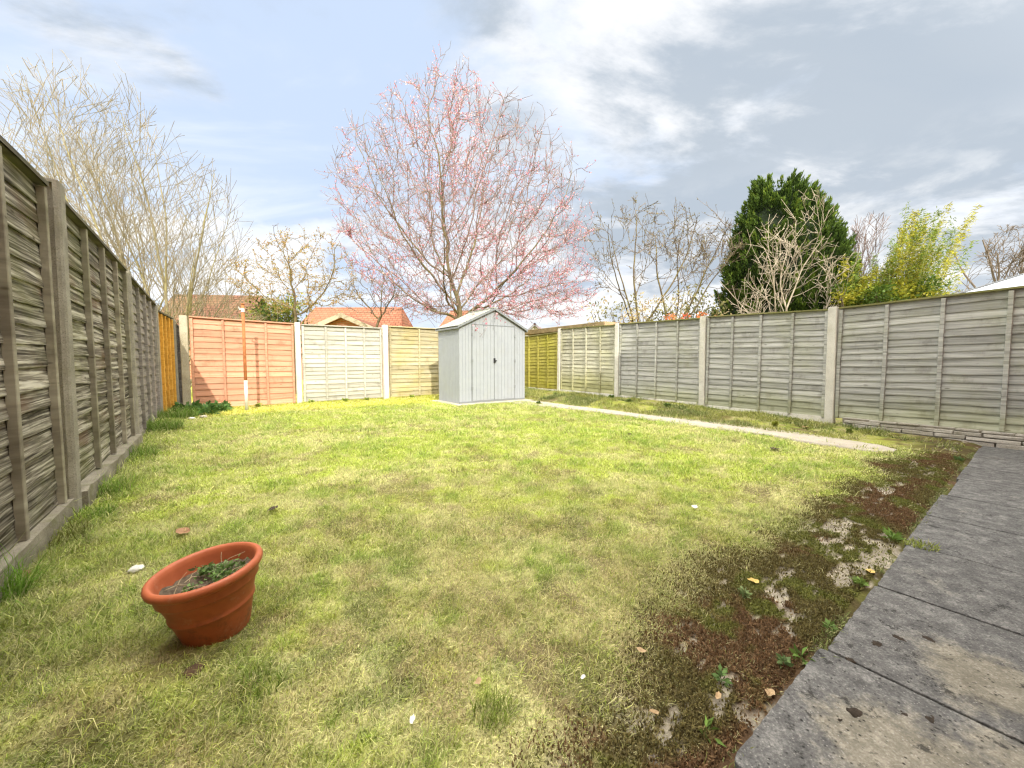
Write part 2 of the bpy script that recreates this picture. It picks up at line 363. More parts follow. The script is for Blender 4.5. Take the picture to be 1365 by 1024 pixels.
C_BRN = np.array((.34, .25, .13)); C_MOSS = np.array((.07, .056, .026)); C_SOIL = np.array((.075, .046, .026)); C_RED = np.array((.09, .056, .033)); C_CONC = np.array((.28, .25, .205))
def lawn_colour(u, v, straw, green, brown):
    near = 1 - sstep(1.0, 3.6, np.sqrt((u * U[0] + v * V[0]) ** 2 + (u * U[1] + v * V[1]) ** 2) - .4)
    far = sstep(5.0, 9.0, u)
    c = mixc(np.broadcast_to(C_YEL, u.shape + (3,)), C_STRAW, sstep(.43, .60, straw + .12 * near))
    c = mixc(c, C_GRN, .85 * sstep(.52, .62, green) * (1 - .3 * far))
    c = mixc(c, C_BRN * 1.15, .5 * sstep(.53, .66, brown) * (1 - .6 * far))
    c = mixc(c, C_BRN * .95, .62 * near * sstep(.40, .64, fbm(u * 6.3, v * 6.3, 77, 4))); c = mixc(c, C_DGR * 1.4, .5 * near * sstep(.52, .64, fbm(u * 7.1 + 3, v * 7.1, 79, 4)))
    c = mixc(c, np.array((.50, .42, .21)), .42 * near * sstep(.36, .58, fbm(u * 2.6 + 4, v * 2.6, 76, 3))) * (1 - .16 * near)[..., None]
    c = mixc(c, np.array((.62, .55, .06)), .55 * sstep(8.55, 8.9, u))  # sunlit strip by the end fence: sunlight put into the grass colour as yellow
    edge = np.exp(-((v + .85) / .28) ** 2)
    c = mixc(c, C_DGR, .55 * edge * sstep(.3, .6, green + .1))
    return c
def axis(lo, hi, fine, outer):
    a = list(np.arange(lo, hi + 1e-6, fine)); s = fine; x = a[-1]
    while x < outer[1]: s *= 1.35; x += s; a.append(x)
    s = fine; x = a[0]
    while x > outer[0]: s *= 1.35; x -= s; a.insert(0, x)
    return np.array(a)
gu = np.concatenate([axis(.3, 1.4, .012, (-600, 1.4))[:-1], axis(1.4, 10.6, .035, (1.4, 900))]); gu = np.unique(gu); gv = axis(-1.1, 8.2, .02, (-700, 800))
UU, VV = np.meshgrid(gu, gv, indexing='ij'); st, cn, bd, sw, gn, br = zones(UU, VV)
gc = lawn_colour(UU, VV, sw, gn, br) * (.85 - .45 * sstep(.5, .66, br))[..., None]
gc = mixc(gc, C_SOIL * 1.1, .55 * bd)
red = fbm(UU * 3.1, VV * 2.0, 81, 4)
ms = mixc(np.broadcast_to(C_MOSS, gc.shape), C_RED, sstep(.46, .6, red)); ms = mixc(ms, np.array((.10, .10, .03)), sstep(.5, .7, fbm(UU * 7, VV * 7, 83, 3)))
gc = mixc(gc, ms, np.clip(st * 1.0, 0, 1) ** .55); gc = mixc(gc, C_CONC * (0.45 + 1.1 * fbm(UU * 24, VV * 24, 85, 4))[..., None], cn)
soilp = np.exp(-(((UU - .62) / .16) ** 2 + ((VV - 5.75) / .55) ** 2)); gc = mixc(gc, C_SOIL * .9, np.clip(soilp * 1.6 * fbm(UU * 9, VV * 9, 87, 3), 0, 1))
def ground_z(u, v):
    st_, cn_ = zones(u, v)[:2]
    return ground_h(u, v) + .016 * st_ * (1 - cn_) * (.2 + fbm(np.asarray(u) * 28, np.asarray(v) * 28, 89, 3))
HH = ground_z(UU, VV)
gx = UU * U[0] + VV * V[0]; gy = UU * U[1] + VV * V[1]
nu, nv_ = UU.shape; ii = (np.arange(nu - 1)[:, None] * nv_ + np.arange(nv_ - 1)[None, :])
quads = np.stack([ii, ii + nv_, ii + nv_ + 1, ii + 1], -1).reshape(-1)
m, nt, N, L = new_mat('garden_ground'); b = NB(nt); c = b.attr('Col'); oc = b.coord('Object')
f1 = b.noise(oc, 55, 6, .75); f2 = b.noise(oc, 230, 3, .7)
c = b.mix(1.0, c, b.ramp(b.math('ADD', b.math('MULTIPLY', f1, .6), b.math('MULTIPLY', f2, .4)), [(.3, (.45, .42, .4)), (.5, (.95, .95, .9)), (.72, (1.7, 1.65, 1.55))]), 'MULTIPLY')
b.out(c, .95, b.bump(f1, .4, .006), .1); M['ground'] = m
g = link('ground', mesh_np('ground', np.stack([gx, gy, HH], -1).reshape(-1, 3), quads, np.full((nu - 1) * (nv_ - 1), 4), gc.reshape(-1, 3)), M['ground'], None, True); g['kind'] = 'structure'

# ------------------------------------------------------------------ grass
def blades(u, v, length, width, lean, cols, base_dark=.64, flat=.5, z0=None):
    n = len(u); hz_ = ground_z(u, v) if z0 is None else z0
    base = np.stack([u * U[0] + v * V[0], u * U[1] + v * V[1], hz_], -1)
    az = rng.uniform(0, 2 * PI, n); dirv = np.stack([np.cos(az), np.sin(az), np.zeros(n)], -1)
    az2 = az + rng.normal(0, .9, n); dir2 = np.stack([np.cos(az2), np.sin(az2), np.zeros(n)], -1)
    side = np.stack([-np.sin(az + .6), np.cos(az + .6), np.zeros(n)], -1)
    up = np.array((0, 0, 1.))
    l = length[:, None]; w_ = width[:, None] * .5; le = lean[:, None]
    mid = base + (dirv * np.sin(le) + up * np.cos(le)) * l * .5
    le2 = np.clip(le * 1.25 + .35, 0, 1.75)
    tip = mid + (dir2 * np.sin(le2) + up * np.cos(le2)) * l * .5
    tip[:, 2] = np.maximum(tip[:, 2], base[:, 2] + .002)
    vs = np.stack([base - side * w_, base + side * w_, mid + side * w_ * .85, tip, mid - side * w_ * .85], 1).reshape(-1, 3)
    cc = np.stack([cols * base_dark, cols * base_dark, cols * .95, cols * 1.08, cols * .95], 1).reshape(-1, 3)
    i = np.arange(n)[:, None] * 5
    return vs, (i + np.array([[0, 1, 2, 4, 4, 2, 3]])).reshape(-1), np.tile([4, 3], n), cc
def scatter(n, u0, u1, v0, v1): return rng.uniform(u0, u1, n), rng.uniform(v0, v1, n)
POT_UV = uv_of(G(291, 837))
M['grass'] = leafmat('grass_blade', .30, .75)
def in_view(x, y, pad=.25): return (y > .35) & (np.abs(x) < y * (682.5 / FOC) * 1.25 + pad + .5)
parts = []
for (d0, d1, dens, bw, bl) in ((0, 2.1, 48000, .0022, .027), (2.1, 3.4, 32000, .0029, .031), (3.4, 5.2, 15000, .0048, .040), (5.2, 7.5, 9000, .0066, .042), (7.5, 14, 6000, .0088, .045)):
    n = int(dens * 10.2 * 7.2); u, v = scatter(n, .40, 10.45, -1.0, 6.3)
    x = u * U[0] + v * V[0]; y = u * U[1] + v * V[1]; r = np.hypot(x, y)
    k = (r >= d0) & (r < d1) & in_view(x, y); u, v = u[k], v[k]
    stp, cnc, bdd, sw, gn, br = zones(u, v)
    edge = np.exp(-((v + .84) / .2) ** 2)
    keep = rng.uniform(0, 1, len(u)) < np.clip((1 - .80 * stp ** 1.6) * (1 - .55 * cnc) * (1 - np.clip(sstep(.50, .66, br) * .55, 0, 1)) , 0, 1)
    keep &= ~((v > 5.88) & (v < 6.22) & (u > .95) & (u < 8)) & ~((u > 7.68) & (u < 9.5) & (v > 4.13) & (v < 6.4)) & ~((u < .43))
    keep &= np.hypot(u - POT_UV[0], v - POT_UV[1]) > .10
    u, v, sw, gn, br, stp, edge = (q[keep] for q in (u, v, sw, gn, br, stp, edge))
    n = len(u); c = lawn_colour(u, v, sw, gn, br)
    pick = rng.uniform(0, 1, n)
    alt = np.where((pick < .5)[:, None], C_STRAW * 1.05, np.where((pick < .8)[:, None], C_YEL, C_GRN))
    c = mixc(c, alt, rng.uniform(0, .8, n))
    c = mixc(c, np.broadcast_to(np.where((pick < .62)[:, None], C_STRAW * .72, np.array((.2, .2, .05))), c.shape), .85 * stp)
    c = c * rng.lognormal(0, .22, n)[:, None]
    lean = np.clip(rng.normal(.95, .38, n) + .25 * stp, .05, 1.5)
    ln = bl * rng.lognormal(0, .30, n) * (1 + .5 * (rng.uniform(0, 1, n) > .93)) * (.6 + .75 * sstep(.40, .64, gn)) * (1 + .9 * edge)
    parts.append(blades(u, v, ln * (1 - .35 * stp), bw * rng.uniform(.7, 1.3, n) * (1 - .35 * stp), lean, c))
def join(parts):
    V_, F_, T_, C_ = [], [], [], []; o = 0
    for (a, f, t, c) in parts: V_.append(a); F_.append(f + o); T_.append(t); C_.append(c); o += len(a)
    return np.concatenate(V_), np.concatenate(F_), np.concatenate(T_), np.concatenate(C_)
a_, f_, t_, c_ = join(parts); print('lawn blades', len(t_))
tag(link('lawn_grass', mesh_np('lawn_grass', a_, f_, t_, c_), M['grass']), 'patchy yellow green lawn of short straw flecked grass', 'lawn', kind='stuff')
# rough grass and weeds of the border along the fence
parts = []
n = 90000; u, v = scatter(n, .5, 10.3, 6.2, 8.1); k = v < fence_v(u) - .06; u, v = u[k], v[k]
x = u * U[0] + v * V[0]; y = u * U[1] + v * V[1]
cl = fbm(u * 2.4, v * 2.4, 91, 4); k = (rng.uniform(0, 1, len(u)) < sstep(.34, .62, cl) * (.35 + .65 * sstep(.55, 1.1, u))) & ~((u < 1.2) & (v > 7.05)); u, v, cl = u[k], v[k], cl[k]
gm_ = fbm(u * 1.9, v * 3, 95, 3); n = len(u)
c = mixc(np.broadcast_to(np.array((.30, .33, .06)), (n, 3)), np.array((.13, .2, .04)), sstep(.45, .6, gm_)); c = mixc(c, C_STRAW * .8, rng.uniform(0, 1, n) ** 2)
parts.append(blades(u, v, .055 * rng.lognormal(0, .35, n) * (.5 + cl), .0062 * rng.uniform(.7, 1.4, n), np.clip(rng.normal(.75, .4, n), 0, 1.5), c * rng.uniform(.7, 1.2, n)[:, None]))
a_, f_, t_, c_ = join(parts)
tag(link('border_grass', mesh_np('border_grass', a_, f_, t_, c_), M['grass']), 'rough tufty grass and moss in the border below the grey fence', 'grass', kind='stuff')
# brown moss cushions on the buried path
parts = []
n = 330000; u, v = scatter(n, .42, 1.25, .2, 6.2); stp, cnc, bdd, sw, gn, br = zones(u, v); x = u * U[0] + v * V[0]; y = u * U[1] + v * V[1]
k = (rng.uniform(0, 1, n) < stp * (1 - .9 * cnc)) & (u > .43); u, v = u[k], v[k]; n = len(u)
rd = fbm(u * 3.1, v * 2.0, 81, 4); c = mixc(np.broadcast_to(np.array((.15, .125, .045)), (n, 3)), np.array((.175, .105, .052)), sstep(.48, .62, rd)); c = mixc(c, np.array((.16, .17, .04)), sstep(.52, .7, fbm(u * 7, v * 7, 83, 3)))
parts.append(blades(u, v, .012 * rng.lognormal(0, .3, n), .0042 * rng.uniform(.7, 1.5, n), np.clip(rng.normal(.6, .4, n), 0, 1.4), c * rng.uniform(.5, 1.5, n)[:, None]))
n = 5200; u, v = rng.normal(.412, .014, n), rng.uniform(.2, 6.6, n); k = rng.uniform(0, 1, n) < sstep(.42, .62, fbm(v * 5, v * 0 + 2, 97, 4)); u, v = u[k], v[k]; n = len(u)
c = np.array((.13, .16, .045)) * rng.uniform(.5, 1.6, n)[:, None]; c = mixc(c, C_STRAW * .7, rng.uniform(0, 1, n) ** 3)
parts.append(blades(u, v, .02 * rng.lognormal(0, .4, n), .003 * rng.uniform(.7, 1.5, n), np.clip(rng.normal(.8, .4, n), 0, 1.5), c, z0=np.full(n, .006)))
a_, f_, t_, c_ = join(parts)
tag(link('moss', mesh_np('moss', a_, f_, t_, c_), M['grass']), 'dark brown and green moss between the lawn and the patio slabs', 'moss', kind='stuff')

def tuft(name, label, cat, u, v, r, n, ln, col, wd=.004, group=None, lean=.45, z0=None, spread=1.0):
    a = rng.uniform(0, 2 * PI, n); rr = r * np.sqrt(rng.uniform(0, 1, n)); uu = u + rr * np.cos(a); vv = v + rr * np.sin(a)
    c = np.asarray(col) * rng.uniform(.6, 1.35, n)[:, None]
    c = mixc(c, C_STRAW * .8, (rng.uniform(0, 1, n) > .88) * .7)
    vs, f, t, cc = blades(uu, vv, ln * rng.lognormal(0, .25, n), wd * rng.uniform(.7, 1.3, n), np.clip(rng.normal(lean, .3, n), 0, 1.4), c, .5, z0=None if z0 is None else np.full(n, z0))
    p = W(u, v, float(ground_h(u, v)) if z0 is None else z0)
    o = link(name, mesh_np(name, vs - np.array(p), f, t, cc), M['grass']); o.location = p
    return tag(o, label, cat, group)
tuft('grass_tuft', 'long bright green grass tuft against the base of the dark fence', 'grass tuft', 2.56, -.84, .12, 700, .16, (.17, .32, .04), .003)
tuft('grass_tuft', 'short green tuft at the foot of the first concrete post', 'grass tuft', 3.60, -.72, .10, 260, .075, (.16, .29, .04), .004)
tuft('grass_tuft', 'pale straggly tuft below the brown boards before the first post', 'grass tuft', 3.2, -.80, .14, 300, .10, (.2, .22, .06), .004)
tuft('grass_tuft', 'green tuft beyond the first post against the rubble base', 'grass tuft', 4.15, -.78, .16, 420, .12, (.2, .33, .05), .004)
tuft('grass_tuft', 'leafy grass clump where the second and third panels of the dark fence meet', 'grass tuft', 5.5, -.82, .22, 520, .13, (.19, .31, .05), .005)
tuft('grass_tuft', 'long green grass strip under the grey purple panel', 'grass tuft', 7.6, -.84, .30, 900, .17, (.17, .28, .05), .006)
tuft('grass_tuft', 'tall grass clump below the ochre panel beside the leafy plant', 'grass tuft', 8.9, -.72, .30, 800, .2, (.17, .28, .05), .006)
tuft('grass_tuft', 'small dark green tuft in the lawn in front of the pot', 'grass tuft', 1.38, .06, .06, 110, .045, (.2, .31, .05), .0025)
tuft('grass_tuft', 'bright clump growing at the near edge of the lawn beside the moss', 'grass tuft', .88, .58, .06, 240, .045, (.28, .36, .07), .0025)
tuft('grass_tuft', 'green tuft growing over the notch in the patio slabs', 'grass tuft', .345, 2.96, .07, 200, .03, (.28, .33, .07), .004, z0=.012)

# ------------------------------------------------------------------ patio, path, slab
def patio_mat():
    m, nt, N, L = new_mat('patio_slab'); b = NB(nt); oc = b.coord('Object'); t = b.attr('Col', 'Fac')
    n1 = b.noise(oc, 1.9, 6, .65); n2 = b.noise(oc, 120, 5, .8); n3 = b.noise(oc, 17, 7, .72)
    col = b.ramp(b.math('ADD', b.math('MULTIPLY', n3, .5), b.math('MULTIPLY', n2, .5)), [(.34, (.038, .038, .037)), (.5, (.108, .107, .103)), (.66, (.255, .25, .235))])
    spots = 0.0
    for (su, sv, sr) in ((.12, 1.30, .30), (.06, 1.85, .26), (-.2, 1.5, .35)):
        q = W(su, sv); spots = b.math('MAXIMUM', spots, b.math('SUBTRACT', 1.0, b.math('DIVIDE', b.vmath('LENGTH', b.vmath('SUBTRACT', oc, (q.x, q.y, .016))), sr)))
    pale = b.smooth(b.math('ADD', b.math('ADD', b.math('MULTIPLY', n1, .55), b.math('MULTIPLY', n3, .35)), b.math('MULTIPLY', spots, .32)), .50, .64)
    col = b.mix(b.math('MULTIPLY', pale, .38), col, b.mix(.6, b.mix(1.0, col, (2.6, 2.35, 1.75), 'MULTIPLY'), (.27, .235, .15)))
    col = b.mix(b.math('MULTIPLY', b.smooth(b.noise(oc, 11, 8, .78), .57, .64), .8), col, (.018, .018, .016))
    vo = b.voro(oc, 120); vr = b.node('ShaderNodeSeparateColor'); b.put(vr.inputs[0], vo.outputs['Color'])
    dots = b.math('MULTIPLY', b.math('SUBTRACT', 1, b.smooth(vo.outputs['Distance'], .12, .34)), b.smooth(vr.outputs[0], .55, .8))
    col = b.mix(b.math('MULTIPLY', dots, .5), col, (.36, .35, .32))
    vo2 = b.voro(oc, 70); vr2 = b.node('ShaderNodeSeparateColor'); b.put(vr2.inputs[0], vo2.outputs['Color'])
    pits = b.math('MULTIPLY', b.math('SUBTRACT', 1, b.smooth(vo2.outputs['Distance'], .1, .3)), b.smooth(vr2.outputs[1], .6, .8))
    col = b.mix(b.math('MULTIPLY', pits, .8), col, (.012, .012, .011))
    col = b.mix(1.0, col, b.math('ADD', .85, b.math('MULTIPLY', t, .3)), 'MULTIPLY')
    b.out(col, .9, b.bump(b.math('SUBTRACT', b.math('ADD', n2, b.math('MULTIPLY', n3, 1.2)), pits), .8, .004), .2); return m
M['patio'] = patio_mat()
mb = MB(); edges = [.41 + .6 * e for e in (0, .015, -.01, -.02, .0, .005, -.045, -.02, -.03, -.02, -.035, -.03)]
v0 = .97 - .655 * 3; k = 0
for i in range(14):
    va = v0 + i * .655
    if va > 6.9: break
    vb = min(va + .655, 7.08); e = edges[max(0, min(len(edges) - 1, i - 2))]
    for j in range(3):
        mb.t = random.random(); g2 = (.0055 if i in (3, 4) else .0032) + random.random() * .002
        ua, ub = e - (j + 1) * .62 + g2, e - j * .62 - g2; z = .016 + random.uniform(-.001, .001) + .0004 * i; tl = random.uniform(-.0012, .001)
        nx = 40
        # worn corners and edges: an irregular outline
        pts = []
        for (p, q) in (((ua, va + g2), (ub, va + g2)), ((ub, va + g2), (ub, vb - g2)), ((ub, vb - g2), (ua, vb - g2)), ((ua, vb - g2), (ua, va + g2))):
            for s in range(nx):
                f = s / nx; pu = p[0] + (q[0] - p[0]) * f; pv = p[1] + (q[1] - p[1]) * f
                r = .004 if s == 0 else 0; cu, cv = (ua + ub) / 2, (va + vb) / 2
                pts.append((pu + random.uniform(-.0028, .0012) * np.sign(pu - cu) * (abs(pu - cu) > .29) - r * np.sign(pu - cu), pv + random.uniform(-.0022, .001) * np.sign(pv - cv) * (abs(pv - cv) > .3) - r * np.sign(pv - cv)))
        mb.prism(pts, -.05, z, lambda p, tl=tl, va=va: tuple(W(p[0], p[1], p[2] + tl * (p[1] - va) / .65)), tlow=-2.6)
o = mb.build('patio', M['patio'], None, bevel=.004); o['kind'] = 'structure'
# joint bedding under the slabs
mb = MB(); mb.box(-1.5, .385, -1.1, 7.05, -.09, -.03, lambda p: tuple(W(*p))); o = mb.build('patio_bedding', plain('jointing_soil', (.016, .014, .011), .95, .5, 40)); o['kind'] = 'structure'
# garden path
up = [(1198, 601), (1175, 595), (1098, 583), (1030, 573), (907, 558), (827, 549), (760, 541), (722, 536)]
dn = [(1192, 606), (1165, 604), (1131, 599), (1068, 590), (1030, 582), (907, 567), (827, 554), (760, 546), (722, 542), (690, 539)]
upw = [uv_of(G(*p)) for p in up] + [(7.75, 6.22)]; dnw = [uv_of(G(*p)) for p in dn]
def interp(ps, u):
    a = sorted(ps); return float(np.interp(u, [p[0] for p in a], [p[1] for p in a]))
rows = []; us = np.linspace(.93, 7.72, 220)
for u in us:
    end = 1 - sstep(.93, 1.06, u); va = interp(dnw, u) + .05 * (fbm(u * 3, 2, 7, 3) - .5) + .03 * (fbm(u * 14, 2, 8, 2) - .5) + .10 * end; vb = interp(upw, u) + .05 * (fbm(u * 3, 8, 9, 3) - .5) + .03 * (fbm(u * 13, 5, 8, 2) - .5) - .03 * end
    rows.append([W(u, va, -.03), W(u, va + .006, .016)] + [W(u, va + (vb - va) * f, .020 + .006 * (float(fbm(u * 4, f * 3, 6, 2)) - .5)) for f in (.1, .3, .5, .7, .9)] + [W(u, vb - .006, .016), W(u, vb, -.03)])
mb = MB(); mb.grid(rows); o = mb.build('garden_path', M['path'], None, True); o['kind'] = 'structure'
mb = MB(); mb.box(7.72, 9.14, 4.16, 6.36, -.05, .022, lambda p: tuple(W(*p))); o = mb.build('slab_base', M['path'], None, bevel=.008); tag(o, 'pale concrete slab the grey shed stands on', 'concrete slab')

# ------------------------------------------------------------------ fences
def fence_post(label, p, zb, zt, w_=.105, dp=.115, mat='post', ang=0.0, group='concrete fence posts'):
    mb = MB(); hw, hd = w_ / 2, dp / 2; s = .025
    poly = [(-hw + .01, -hd), (hw - .01, -hd), (hw, -hd + .01), (hw, -s), (hw - .03, -s), (hw - .03, s), (hw, s), (hw, hd - .01), (hw - .01, hd), (-hw + .01, hd), (-hw, hd - .01), (-hw, s), (-hw + .03, s), (-hw + .03, -s), (-hw, -s), (-hw, -hd + .01)]
    n = 14; rows = []
    for k in range(n + 1):
        z = -.25 + (zt - zb - .012 + .25) * k / n
        rows.append([(x + random.uniform(-.0018, .0018), y + random.uniform(-.0018, .0018), z) for (x, y) in poly])
        rows[-1].append(rows[-1][0])
    mb.grid(rows); mb.f.append(list(range(n * 17, n * 17 + 16)))
    mb.prism([(x * .86, y * .86) for (x, y) in ((-hw, -hd), (hw, -hd), (hw, hd), (-hw, hd))], zt - zb - .02, zt - zb)
    o = mb.build('fence_post', M[mat]); o.location = (p[0], p[1], zb); o.rotation_euler = (random.uniform(-.008, .008), random.uniform(-.008, .008), ang)
    return tag(o, label, 'fence post', group)
def fence_panel(label, p0, p1, zb, zt, nb, stiles, mat, bmat, cmat, side, group, sw_=.042, wav=.010, cap=True, vertical=False, endst=True, depth=.020):
    """waney lap panel from p0 to p1; side=+1/-1 picks the face the battens are on; zb, zt are (start, end) heights"""
    p0 = Vector(p0[:2]); p1 = Vector(p1[:2]); dvec = p1 - p0; Ln = dvec.length; rz = math.atan2(dvec.y, dvec.x)
    root = thing('lap_fence', label, 'fence panel', (p0.x, p0.y, 0), rz, group)
    def zz(x, f): k = x / Ln; return (zb[0] + (zb[1] - zb[0]) * k) * (1 - f) + (zt[0] + (zt[1] - zt[0]) * k) * f
    S = side; mb = MB(); nx = max(16, int(Ln * 22)); sd = random.randrange(10000)
    if not vertical:
        hs = np.cumsum([0] + [random.uniform(.85, 1.15) for _ in range(nb)]); hs /= hs[-1]
        for i in range(nb):
            mb.t = random.random(); r0, r1, r2, r3 = [], [], [], []; a, bb = hs[i], min(1.0, hs[i + 1] + .35 / nb)
            thk = random.uniform(.009, .014)
            for k in range(nx + 1):
                x = Ln * k / nx; wv = wav * 2 * (float(fbm(x * 1.7 + i * 7.7, sd + i, 11, 3)) - .5) * (1 if i else .2) + .5 * wav * (float(vnoise(x * 9 + i * 3, sd, 12)) - .5)
                yb = (depth * .5 + .006 * (float(vnoise(x * 2.3, i + sd, 13)) - .5)) * S
                r0.append((x, -.007 * S, zz(x, bb))); r1.append((x, yb + .001 * S, zz(x, a) + wv + .012)); r2.append((x, yb, zz(x, a) + wv)); r3.append((x, yb - thk * S, zz(x, a) + wv + .001))
            mb.grid([r0, r1, r2, r3])
    else:
        nvb = int(Ln / .11)
        for i in range(nvb):
            mb.t = random.random(); x0 = Ln * i / nvb; x1 = Ln * (i + 1) / nvb + .015; yo = .006 * (i % 2) * S
            mb.face((x0, yo, zz(x0, 0)), (x1, yo + .012 * S, zz(x1, 0)), (x1, yo + .012 * S, zz(x1, 1)), (x0, yo, zz(x0, 1)))
            mb.face((x1, yo + .012 * S, zz(x1, 0)), (x1, yo - .004 * S, zz(x1, 0)), (x1, yo - .004 * S, zz(x1, 1)), (x1, yo + .012 * S, zz(x1, 1)))
    mb.build('lap_boards', M[mat], root)
    ya = depth * .5 + .007; yb = ya + .024
    for x in stiles:
        mb = MB(); mb.t = random.random(); n = 10; rows = []; bx = random.uniform(-.006, .006)
        for k in range(n + 1):
            f = k / n; xx = x + bx * math.sin(f * 5 + x) + random.uniform(-.0015, .0015); z = zz(max(0, min(Ln, x)), .004 + f * (.99 - .004))
            rows.append([(xx - sw_ / 2, S * (ya - .012), z), (xx - sw_ / 2, S * (yb - .003), z), (xx - sw_ / 2 + .003, S * yb, z), (xx + sw_ / 2 - .003, S * yb, z), (xx + sw_ / 2, S * (yb - .003), z), (xx + sw_ / 2, S * (ya - .012), z)])
        mb.grid(rows); mb.f.append([len(mb.v) - 6 + q for q in range(6)]); mb.build('batten', M[bmat], root)
    if cap:
        mb = MB(); mb.t = random.random(); rows = []
        for k in range(17):
            x = Ln * k / 16; z = zz(x, 1) + .004 * (float(vnoise(x * 3, sd, 4)) - .5); rows.append([(x, -.035, z), (x, S * .045 if S > 0 else .035, z), (x, S * .045 if S > 0 else .035, z + .022), (x, -.035 if S > 0 else -.045, z + .026), (x, -.035 if S > 0 else -.045, z)])
        mb.grid(rows); mb.f.append([0, 1, 2, 3]); mb.f.append([80, 81, 82, 83]); mb.build('top_rail', M[cmat], root)
    return root
def base_board(label, p0, p1, zb, zt, side, mat='gravel_board', rubble=False, group='concrete boards under the fences', thk=.05):
    p0 = Vector(p0[:2]); p1 = Vector(p1[:2]); dvec = p1 - p0; Ln = dvec.length
    mb = MB(); rows = []; n = 40; sd = random.random() * 50
    for k in range(n + 1):
        x = Ln * k / n; j = (lambda s, q=.02 if rubble else .003: q * (float(fbm(x * 6 + s, sd, 15, 3)) - .5) * 2)
        rows.append([(x, side * (thk * .5 + j(1)), zb - .1), (x, side * (thk * .5 + j(2)), zb + (zt - zb) * .5), (x, side * (thk * .5 - .004 + j(3)), zt + j(4)), (x, -side * thk * .5, zt + j(4)), (x, -side * thk * .5, zb - .1)])
    mb.grid(rows); mb.f.append([0, 1, 2, 3, 4]); mb.f.append([len(mb.v) - 5 + q for q in range(5)]); o = mb.build('gravel_board', M[mat], None, False); o.location = (p0.x, p0.y, 0); o.rotation_euler = (0, 0, math.atan2(dvec.y, dvec.x))
    return tag(o, label, 'gravel board', group)

# the dark fence down one side (its face looks across the lawn)
def LV(u): return -.868 - .022 * (min(u, 9.4) - 3.7) + .17 * max(0, u - 9.4)
FL = dict(side=-1, group='panels of the dark fence along the lawn')
def LP(u): return W(u, LV(u))
fence_panel('dark weathered lap panel before the first concrete post, thick pale batten and brown lower boards', LP(1.15), LP(3.60), (.12, .12), (1.955, 2.05), 16, (.05, .60, 1.18, 1.77, 2.40), 'wood_left', 'wood_batten_left', 'wood_cap_dark', depth=.018, wav=.010, **FL)
fence_post('stained concrete post at the near end of the dark fence, between the two brown panels', W(3.70, LV(3.70) + .01), 0, 2.12, mat='post', ang=ANG_U)
fence_panel('dark mossy lap panel between the first two concrete posts', LP(3.80), LP(6.36), (.14, .12), (2.06, 2.05), 16, (.05, .72, 1.34, 1.95, 2.50), 'wood_left', 'wood_batten_left', 'wood_cap_dark', depth=.018, wav=.010, **FL)
fence_post('concrete post between the dark mossy panel and the grey purple panel', W(6.45, LV(6.45)), 0, 2.08, mat='post', ang=ANG_U)
fence_panel('grey purple lap panel between the dark mossy panel and the ochre one', LP(6.55), LP(9.28), (.08, .06), (2.02, 1.98), 16, (.05, .7, 1.35, 2.0, 2.68), 'wood_slate', 'wood_slate', 'wood_cap_dark', depth=.018, **FL)
fence_post('concrete post between the grey purple panel and the ochre panel', W(9.36, LV(9.36)), 0, 2.0, mat='post', ang=ANG_U)
fence_panel('narrow ochre yellow panel in the dark fence', LP(9.43), LP(10.28), (.05, .05), (1.9, 1.84), 14, (.04, .22, .42, .62, .81), 'wood_ochre', 'wood_ochre', 'wood_cap_dark', **FL)
fence_post('slim concrete post just past the ochre panel', W(10.35, LV(10.35)), 0, 1.84, mat='post', ang=ANG_U)
fence_panel('short grey panel squeezed between the ochre panel and the pebbled corner post', LP(10.43), W(10.43, -.73), (.05, .05), (1.76, 1.70), 14, (.03, .17), 'wood_slate', 'wood_slate', 'wood_cap_dark', **FL)
base_board('pale worn board along the ground under the nearest dark panel', W(1.15, LV(1.15) + .035), W(3.64, LV(3.64) + .035), 0, .125, -1, rubble=False)
base_board('rubble and concrete footing under the mossy dark panel', W(3.78, LV(3.78) + .04), W(6.40, LV(6.40) + .04), 0, .13, -1, rubble=True, thk=.1)
base_board('low concrete board under the grey purple panel', W(6.5, LV(6.5)), W(9.3, LV(9.3)), 0, .075, -1)

# the sunlit fence across the end
BU = 10.35
def BP(v): return W(BU, v)
FB = dict(side=-1, group='panels of the fence across the end of the lawn')
# direction runs along V so its front (towards the camera) is the -y side
fence_post('pebbled concrete corner post beside the terracotta panel', W(BU, -.66), 0, 1.93, .13, .13, 'post_pebble', ANG_V)
fence_panel('terracotta painted lap panel behind the rusty pole', BP(-.57), BP(1.30), (.03, .03), (1.90, 1.86), 15, (.03, .55, 1.32, 1.84), 'wood_pink', 'wood_pink', 'wood_pink', **FB)
fence_post('pale concrete post between the terracotta panel and the bleached panel', W(BU, 1.38), 0, 1.91, .11, .11, 'post_white', ANG_V)
fence_panel('bleached pale grey lap panel below the brick gable', BP(1.46), BP(3.33), (.04, .05), (1.85, 1.86), 17, (.03, .52, .97, 1.42, 1.84), 'wood_pale', 'wood_pale', 'wood_pale', **FB)
fence_post('pale concrete post between the bleached panel and the yellowed one', W(BU, 3.43), 0, 1.96, .13, .13, 'post_white', ANG_V)
fence_panel('yellowed lichen stained lap panel partly behind the grey shed', BP(3.52), BP(5.45), (.05, .06), (1.92, 1.92), 16, (.03, .85, 1.45, 1.9), 'wood_yellow', 'wood_yellow', 'wood_yellow', **FB)
fence_panel('yellowed lap panel hidden behind the grey shed', BP(5.55), BP(7.95), (.05, .08), (1.92, 1.92), 16, (.03, .8, 1.6, 2.3), 'wood_yellow', 'wood_yellow', 'wood_yellow', **FB)

